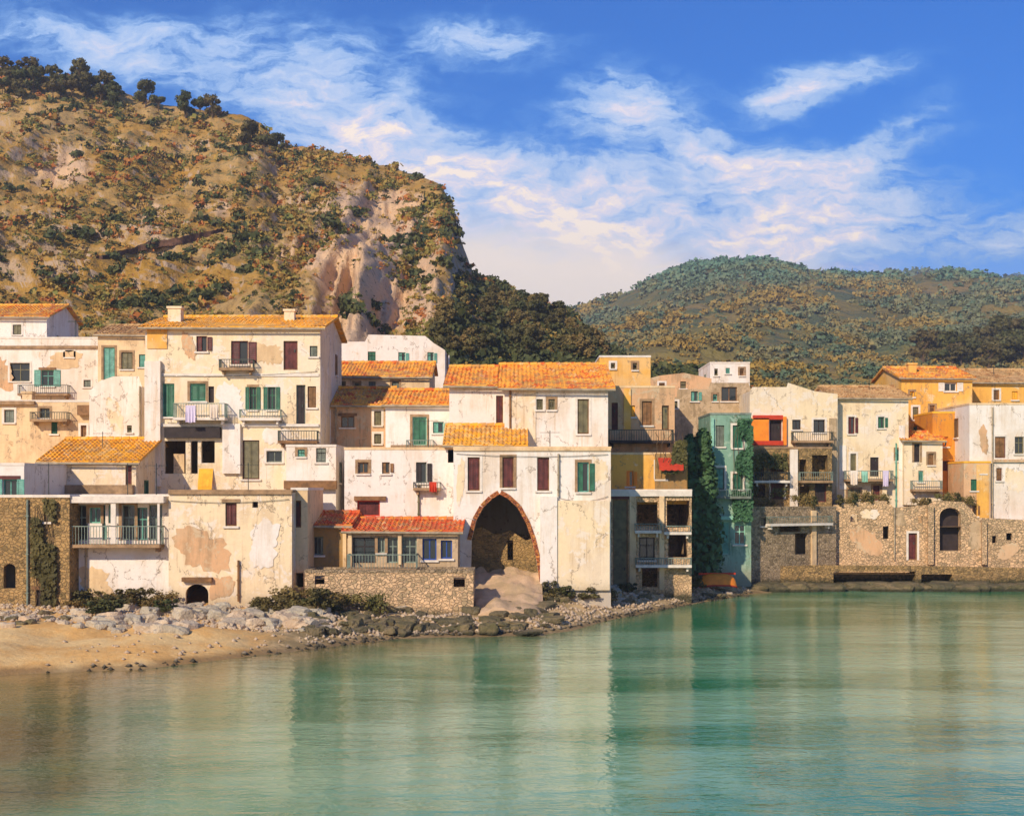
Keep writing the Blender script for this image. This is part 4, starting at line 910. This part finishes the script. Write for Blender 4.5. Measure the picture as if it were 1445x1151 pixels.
def rock_mesh(seed, m, flat):
    bm = bmesh.new(); bmesh.ops.create_icosphere(bm, subdivisions=3, radius=1)
    for v in bm.verts:
        n = mnoise.fractal(v.co*1.1+Vector((seed*9, 0, 0)), 1, 2, 5)
        c = v.co*(1+.45*n); q = .55
        c = Vector([max(-q-.25, min(q+.25, x)) for x in c])
        v.co = Vector((c.x*1.15, c.y, c.z*flat))
    me = bpy.data.meshes.new('boulder'); bm.to_mesh(me); bm.free(); me.materials.append(m)
    return me
RM = {'p': [rock_mesh(i, M['rockp'], .7) for i in range(6)], 'd': [rock_mesh(i+10, M['rockd'], .6) for i in range(6)], 's': [rock_mesh(i+30, M['rockd'], .35) for i in range(4)]}
rs = random.Random(5)
def boulder(px, py, kind, r, label, group, sink=.25):
    # place on the ground along the line of sight
    lo, hi = 40.0, 95.0
    Y = lo
    while Y < hi:
        X = (px-CX)/F*Y
        if HC+(HY-py)/F*Y <= gz(X, Y): break
        Y += .25
    o = bpy.data.objects.new('boulder', RM[kind][rs.randrange(len(RM[kind]))]); C.objects.link(o)
    if sink < 0: Y = rs.uniform(80.2, 81.7); X = (px-CX)/F*Y; o.location = (X, Y, rs.uniform(-.15, .05))
    else: o.location = (X, Y, gz(X, Y)+r*.2-r*sink*.4); o.scale = (r*rs.uniform(.8, 1.4), r*rs.uniform(.8, 1.2), r*rs.uniform(.7, 1.2)); o.rotation_euler = (rs.uniform(-.2, .2), rs.uniform(-.2, .2), rs.uniform(0, 6.28))
    tag(o, label, 'boulder', group)
for i in range(95):
    px = rs.uniform(100, 470); boulder(px, rs.uniform(862, 893), 'p', rs.uniform(.18, .55), 'pale grey boulder in the rubble between the white houses and the beach', 'pale boulders above the beach')
for i in range(18):
    px = rs.uniform(0, 100); boulder(px, rs.uniform(868, 890), 'd' if i % 2 else 'p', rs.uniform(.15, .35), 'small boulder at the foot of the brown stone wall at left', 'boulders under the brown stone wall')
for i in range(45):
    px = rs.uniform(425, 560); boulder(px, rs.uniform(858, 897), 'd', rs.uniform(.2, .46), 'dark olive boulder at the end of the beach', 'dark boulders at the end of the beach')
for i in range(45):
    px = rs.uniform(540, 780); boulder(px, rs.uniform(856, 896), 's' if i % 2 else 'd', rs.uniform(.25, .62), 'flat olive rock on the low shelf before the terrace wall', 'flat rocks on the low shelf')
for i in range(24):
    px = rs.uniform(430, 670); boulder(px, rs.uniform(838, 862), 'p', rs.uniform(.2, .45), 'pale rubble rock heaped under the terrace wall', 'pale rubble under the terrace wall')
for i in range(18):
    px = rs.uniform(765, 828); boulder(px, rs.uniform(836, 850), 'd', rs.uniform(.2, .45), 'dark rock at the foot of the arch house', 'dark rocks by the arch house')
for i in range(22):
    px = rs.uniform(860, 1060); boulder(px, rs.uniform(830, 852), 'p' if i % 2 else 'd', rs.uniform(.15, .4), 'small rock on the narrow strand before the gallery house', 'rocks on the narrow strand')
for i in range(36):
    px = rs.uniform(1050, 1480); boulder(px, rs.uniform(815, 826), 'd', rs.uniform(.3, .6), 'dark wet rock in the water line along the quay', 'wet rocks along the quay', -1)

rsn = np.random.RandomState(9); Vp = []; Fp = []
oct_f = [(0,1,4),(1,2,4),(2,3,4),(3,0,4),(1,0,5),(2,1,5),(3,2,5),(0,3,5)]
for i in range(5200):
    px = rsn.uniform(-60, 1060); X = (px-CX)/F*60; sy = float(shore(np.array([X]))[0])
    Y = sy+abs(rsn.normal(0, 1))*4.5+.3 if px > 430 or rsn.rand() < .12 else rsn.uniform(53, 60)
    X = (px-CX)/F*Y; r_ = rsn.uniform(.03, .13); z = gz(X, Y)
    c = np.array([[1,0,0],[0,1,0],[-1,0,0],[0,-1,0],[0,0,.8],[0,0,-.6]])*r_*rsn.uniform(.7, 1.4, (6, 1))
    o = len(Vp); Vp += [(X+a_[0], Y+a_[1], z+a_[2]+r_*.2) for a_ in c]; Fp += [(a_+o, b_+o, c_+o) for a_, b_, c_ in oct_f]
tag(mesh_np('pebbles', Vp, Fp, M['rockp']), 'loose pebbles strewn over the shore', 'pebbles', kind='stuff')
BU = tree_proto('shrub', .9, .75, M['leafo'], 77, 'round', 900, .05); BU2 = tree_proto('shrub', 1.0, .65, M['leaf'], 78, 'round', 900, .05)
rs = random.Random(44); fst = {}
for i, (a, b_, lo_, hi_, gl, lb) in enumerate([(105,235,856,872,'shrubs under the veranda house','low olive shrub in the rubble under the veranda house')]*11+[(340,430,850,872,'shrubs below the stair block','small shrub in the rubble between the big white house and the stone terrace')]*9+[(430,670,834,868,'shrubs under the terrace wall','dark shrub growing among the rocks under the terrace wall')]*12+[(765,860,838,852,'shrubs by the arch house','low shrub at the water side of the arch house')]*5+[(885,1000,826,838,'shrubs by the gallery house','shrub at the foot of the open gallery house')]*6):
    px, py = rs.uniform(a, b_), rs.uniform(lo_, hi_); pr = BU if i % 2 else BU2
    Y = 45.0
    while Y < 90 and HC+(HY-py)/F*Y > gz((px-CX)/F*Y, Y): Y += .25
    o = pr if pr.name not in fst else copy_tree(pr); fst[pr.name] = 1
    o.location = ((px-CX)/F*Y, Y, gz((px-CX)/F*Y, Y)-.05); k = rs.uniform(.6, 1.3); o.scale = (k*1.2, k, k*rs.uniform(.6, 1)); o.rotation_euler = (0, 0, rs.uniform(0, 6))
    tag(o, lb, 'shrub', gl)
for i in range(16):
    px = [1186,1196,1207,1219,1230,1244,1252,1300,1312,1334,1352,1366,1150,1134,1092,1076][i]; top = np.interp(px, [1060, 1176, 1250, 1262, 1310, 1318, 1360], [716, 710, 706, 716, 712, 706, 708])
    o = copy_tree(BU if i % 2 else BU2); v = at(px, top+1, 84.6 if px > 1176 else 83.2); o.location = (v.x, v.y, v.z-.25); k = rs.uniform(.5, 1.0); o.scale = (k, k*.6, k)
    tag(o, 'green plant spilling over the top of the rubble sea wall', 'shrub', 'plants along the top of the sea wall')
for i in range(12):
    px = rs.uniform(672, 760); boulder(px, rs.uniform(812, 850), 'p', rs.uniform(.12, .3), 'loose stone lying at the foot of the ramp under the arch', 'stones below the arch')
# slipway and rubble filling the arch
def rock_ramp(name, label, pts, m, cat):
    pass
m, g, b = mat('slipway_stone'); p = g.pos()
g.set(b.inputs[0], g.mix(g.ss(g.noise(p, .8, 6, .7), .4, .6), (.66, .45, .27), (.48, .34, .19))); bump(g, b, g.noise(p, 4, 5, .7), .7, .08); M['slip'] = m
xs0 = np.linspace(0, 1, 26); V = []; Fc = []
for j in range(22):
    t = j/21; Y = 59.5+(66.5-59.5)*t
    for i, s_ in enumerate(xs0):
        px = (672-t*4)+(768-672)*s_; X = (px-CX)/F*Y
        z = np.interp(t, [0, .5, .8, 1], [.8, 1.2, 1.6, 2.1])-.9*abs(s_-.5)**3*4*(1-t)+(fbm(np.array([X*1.3]), np.array([Y*1.3]), 4)[0]-.45)*(.55+.6*t)
        V.append((X, Y, z))
n = 26
for j in range(21):
    for i in range(n-1): Fc.append((j*n+i, j*n+i+1, (j+1)*n+i+1, (j+1)*n+i))
mb = MB(); mb.add(V, Fc); bs = [(x, y, -.2) for (x, y, z) in V[:n]]
mb.add([*V[:n], *bs], [(i, n+i, n+i+1, i+1) for i in range(n-1)])
o = mb.build('slipway', M['slip'], None, True); tag(o, 'peach coloured rock ramp rising into the pointed arch', 'slipway')

h = H('rubble_wall','brown ruined rubble wall seen inside the pointed arch',662,764,748,67.2,dep=1.2,m='stone_brown',cat='wall',cop='stone',top=[(662,752),(680,742),(700,755),(720,748),(742,762),(764,756)],ops=[('void',716,724,762,790)])
for (px, w_, py0, py1, Yl, mt, lb) in [(1200,10,664,684,86.15,'white','white sheet hung over the left end of the balcony on the cream house'),(1216,8,665,680,86.15,'mint','mint cloth hung over the balcony on the cream house'),(1246,8,664,686,86.15,'lilac','lilac cloth hung at the right end of the balcony on the cream house'),(262,14,572,596,71.05,'lilac','lilac sheet hung over the long balcony of the loggia house'),(296,12,571,590,71.05,'white','white towel hung over the long balcony of the loggia house'),(606,10,688-8,694,66.45,'redp','red cloth hung over the tiny balcony of the white centre house')]:
    if mt == 'lilac' and 'lilac' not in M: M['lilac'] = plain('lilac_cloth', (.66, .58, .72), .9, .08)
    a = at(px, py0, Yl); b_ = at(px+w_, py1, Yl); q = MB(); n = 10; vs = []
    for i in range(n+1):
        x = a.x+(b_.x-a.x)*i/n; k = .03*math.sin(i*1.9+px)
        vs += [(x, Yl+.12, a.z-(a.z-b_.z)*.6), (x, Yl+.03, a.z+.01), (x, Yl-.02, a.z), (x, Yl-.03+k, (a.z+b_.z)/2), (x, Yl-.03+k*1.8, b_.z+.02*math.sin(i))]
    q.add(vs, [(5*i+k, 5*i+5+k, 5*i+6+k, 5*i+1+k) for i in range(n) for k in range(4)])
    tag(q.build('laundry', M[mt]), lb, 'laundry')
# upturned orange boat
def boat(px, py, Y, L, wd_, m, label, rz, tilt):
    r = empty('rowing_boat', at(px, py, Y), rz); tag(r, label, 'boat'); q = MB(); N = 16; K = 9
    vs = []
    for i in range(N+1):
        t = i/N; w_ = wd_/2*math.sin(math.pi*min(1, .12+t*.88)**.8)**.7 if t < 1 else .02
        w_ = wd_/2*(max(0, 1-abs(2*t-1)**2.6))**.6+.02; d_ = .45*(max(0, 1-abs(2*t-1)**4))**.5+.03
        for k in range(K):
            a = math.pi*k/(K-1); vs.append((-L/2+L*t, -w_*math.cos(a), d_*math.sin(a)+.12*abs(2*t-1)**3*-1+.14))
    q.add(vs, [(i*K+k, (i+1)*K+k, (i+1)*K+k+1, i*K+k+1) for i in range(N) for k in range(K-1)])
    hull = q.build('hull', m, r, True)
    kl = MB().box(-L*.46, L*.46, -.03, .03, .56, .64); kl.build('keel', M['redp'], r)
    gw = MB()
    for sgn in (-1, 1):
        for i in range(N):
            a, b_ = vs[i*K+(0 if sgn < 0 else K-1)], vs[(i+1)*K+(0 if sgn < 0 else K-1)]
            gw.tube(a, b_, .035, .035, 5)
    gw.build('gunwale', M['redp'], r)
    return r
Yb = 77.0; px = 1012; X = (px-CX)/F*Yb
bo = boat(px, 0, Yb, 2.3, 1.1, M['orgp'], 'small orange boat turned upside down on the strand below the green tower', .1, 0)
bo.location = (X, Yb, gz(X, Yb)+.05); bo.scale = (1.0, 1.0, 1.35)

# tall dark tree and vines by the green tower
PROTO['cyp'] = [tree_proto('cypress_tree', 9.0, 1.0, M['leafg'], 31, 'cypress', 4200, .13)]
t = PROTO['cyp'][0]; Yt = 78.5
for (px, top, lab) in ((975, 590, 'tall narrow dark green tree against the left side of the green tower'), (994, 580, 'dark green tree squeezed between the narrow tree and the green tower')):
    o = t if px == 975 else copy_tree(t)
    X = (px-CX)/F*Yt; z0 = gz(X, Yt)-.1; o.location = (X, Yt, z0); hh = HC+(HY-top)/F*Yt-z0; k = hh/9.0
    o.scale = (k*.95, k*.95, k); tag(o, lab, 'tree')
def ivy(px0, px1, py0, py1, Y, label, mt, n=1400, sz=.10):
    rs = random.Random(px0); A = at(px0, py1, Y); r = empty('ivy', A); tag(r, label, 'ivy'); V = []; Fc = []
    B = at(px1, py0, Y); w_ = B.x-A.x; hgt = B.z-A.z; st = MB()
    for i in range(5):
        x = w_*(i+.5)/5; y0 = 0; p0 = Vector((x, -.04, 0))
        for j in range(7):
            p1 = Vector((x+rs.uniform(-.15, .15), -.05, hgt*(j+1)/7.5)); st.tube(p0, p1, .02, .015, 5); p0 = p1
    st.build('stem', M['bark'], r)
    k = 0
    while k < n:
        x = rs.uniform(0, w_); z = rs.uniform(0, hgt)
        if vn(np.array([x*1.4+px0]), np.array([z*.9+py0]))[0] < .38: k += .2; continue
        p_ = Vector((x, -rs.uniform(.03, .28), z)); u = Vector((rs.gauss(0, 1), rs.gauss(0, .5), rs.gauss(0, 1))).normalized(); v_ = u.cross(Vector((rs.gauss(0, .4), -1, rs.gauss(0, .4)))).normalized()
        s_ = sz*rs.uniform(.6, 1.4); o = len(V); V += [p_-u*s_, p_+v_*s_*.7, p_+u*s_, p_-v_*s_*.7]; Fc.append((o, o+1, o+2, o+3)); k += 1
    m_ = MB(); m_.add(V, Fc); m_.build('leaves', mt, r)
ivy(1034, 1061, 592, 735, 79.9, 'green ivy climbing the upper right of the sea green house', M['leafg'], 1500)
ivy(46, 80, 705, 862, 59.55, 'dark ivy strip hanging down the brown stone wall at left', M['leaf'], 1500)
ivy(924, 968, 606, 668, 72.4, 'dark creeper spilling over the balcony left of the green trees', M['leaf'], 900)
ivy(1062, 1110, 640, 700, 84.5, 'dark creeper below the orange bay', M['leaf'], 500)

# ------------------------------------------------------------------ haze
hm = bpy.data.materials.new('haze'); hm.use_nodes = True; hn = hm.node_tree; hn.nodes.clear()
pv = hn.nodes.new('ShaderNodeVolumePrincipled'); ho = hn.nodes.new('ShaderNodeOutputMaterial'); hn.links.new(pv.outputs[0], ho.inputs['Volume'])
pv.inputs['Color'].default_value = (.80, .88, .98, 1); pv.inputs['Density'].default_value = .00040; pv.inputs['Anisotropy'].default_value = .1
hb = MB().box(-1800, 1800, -300, 1850, -12, 215).build('haze', hm); tag(hb, 'thin pale sea haze over the bay', 'haze', kind='stuff')
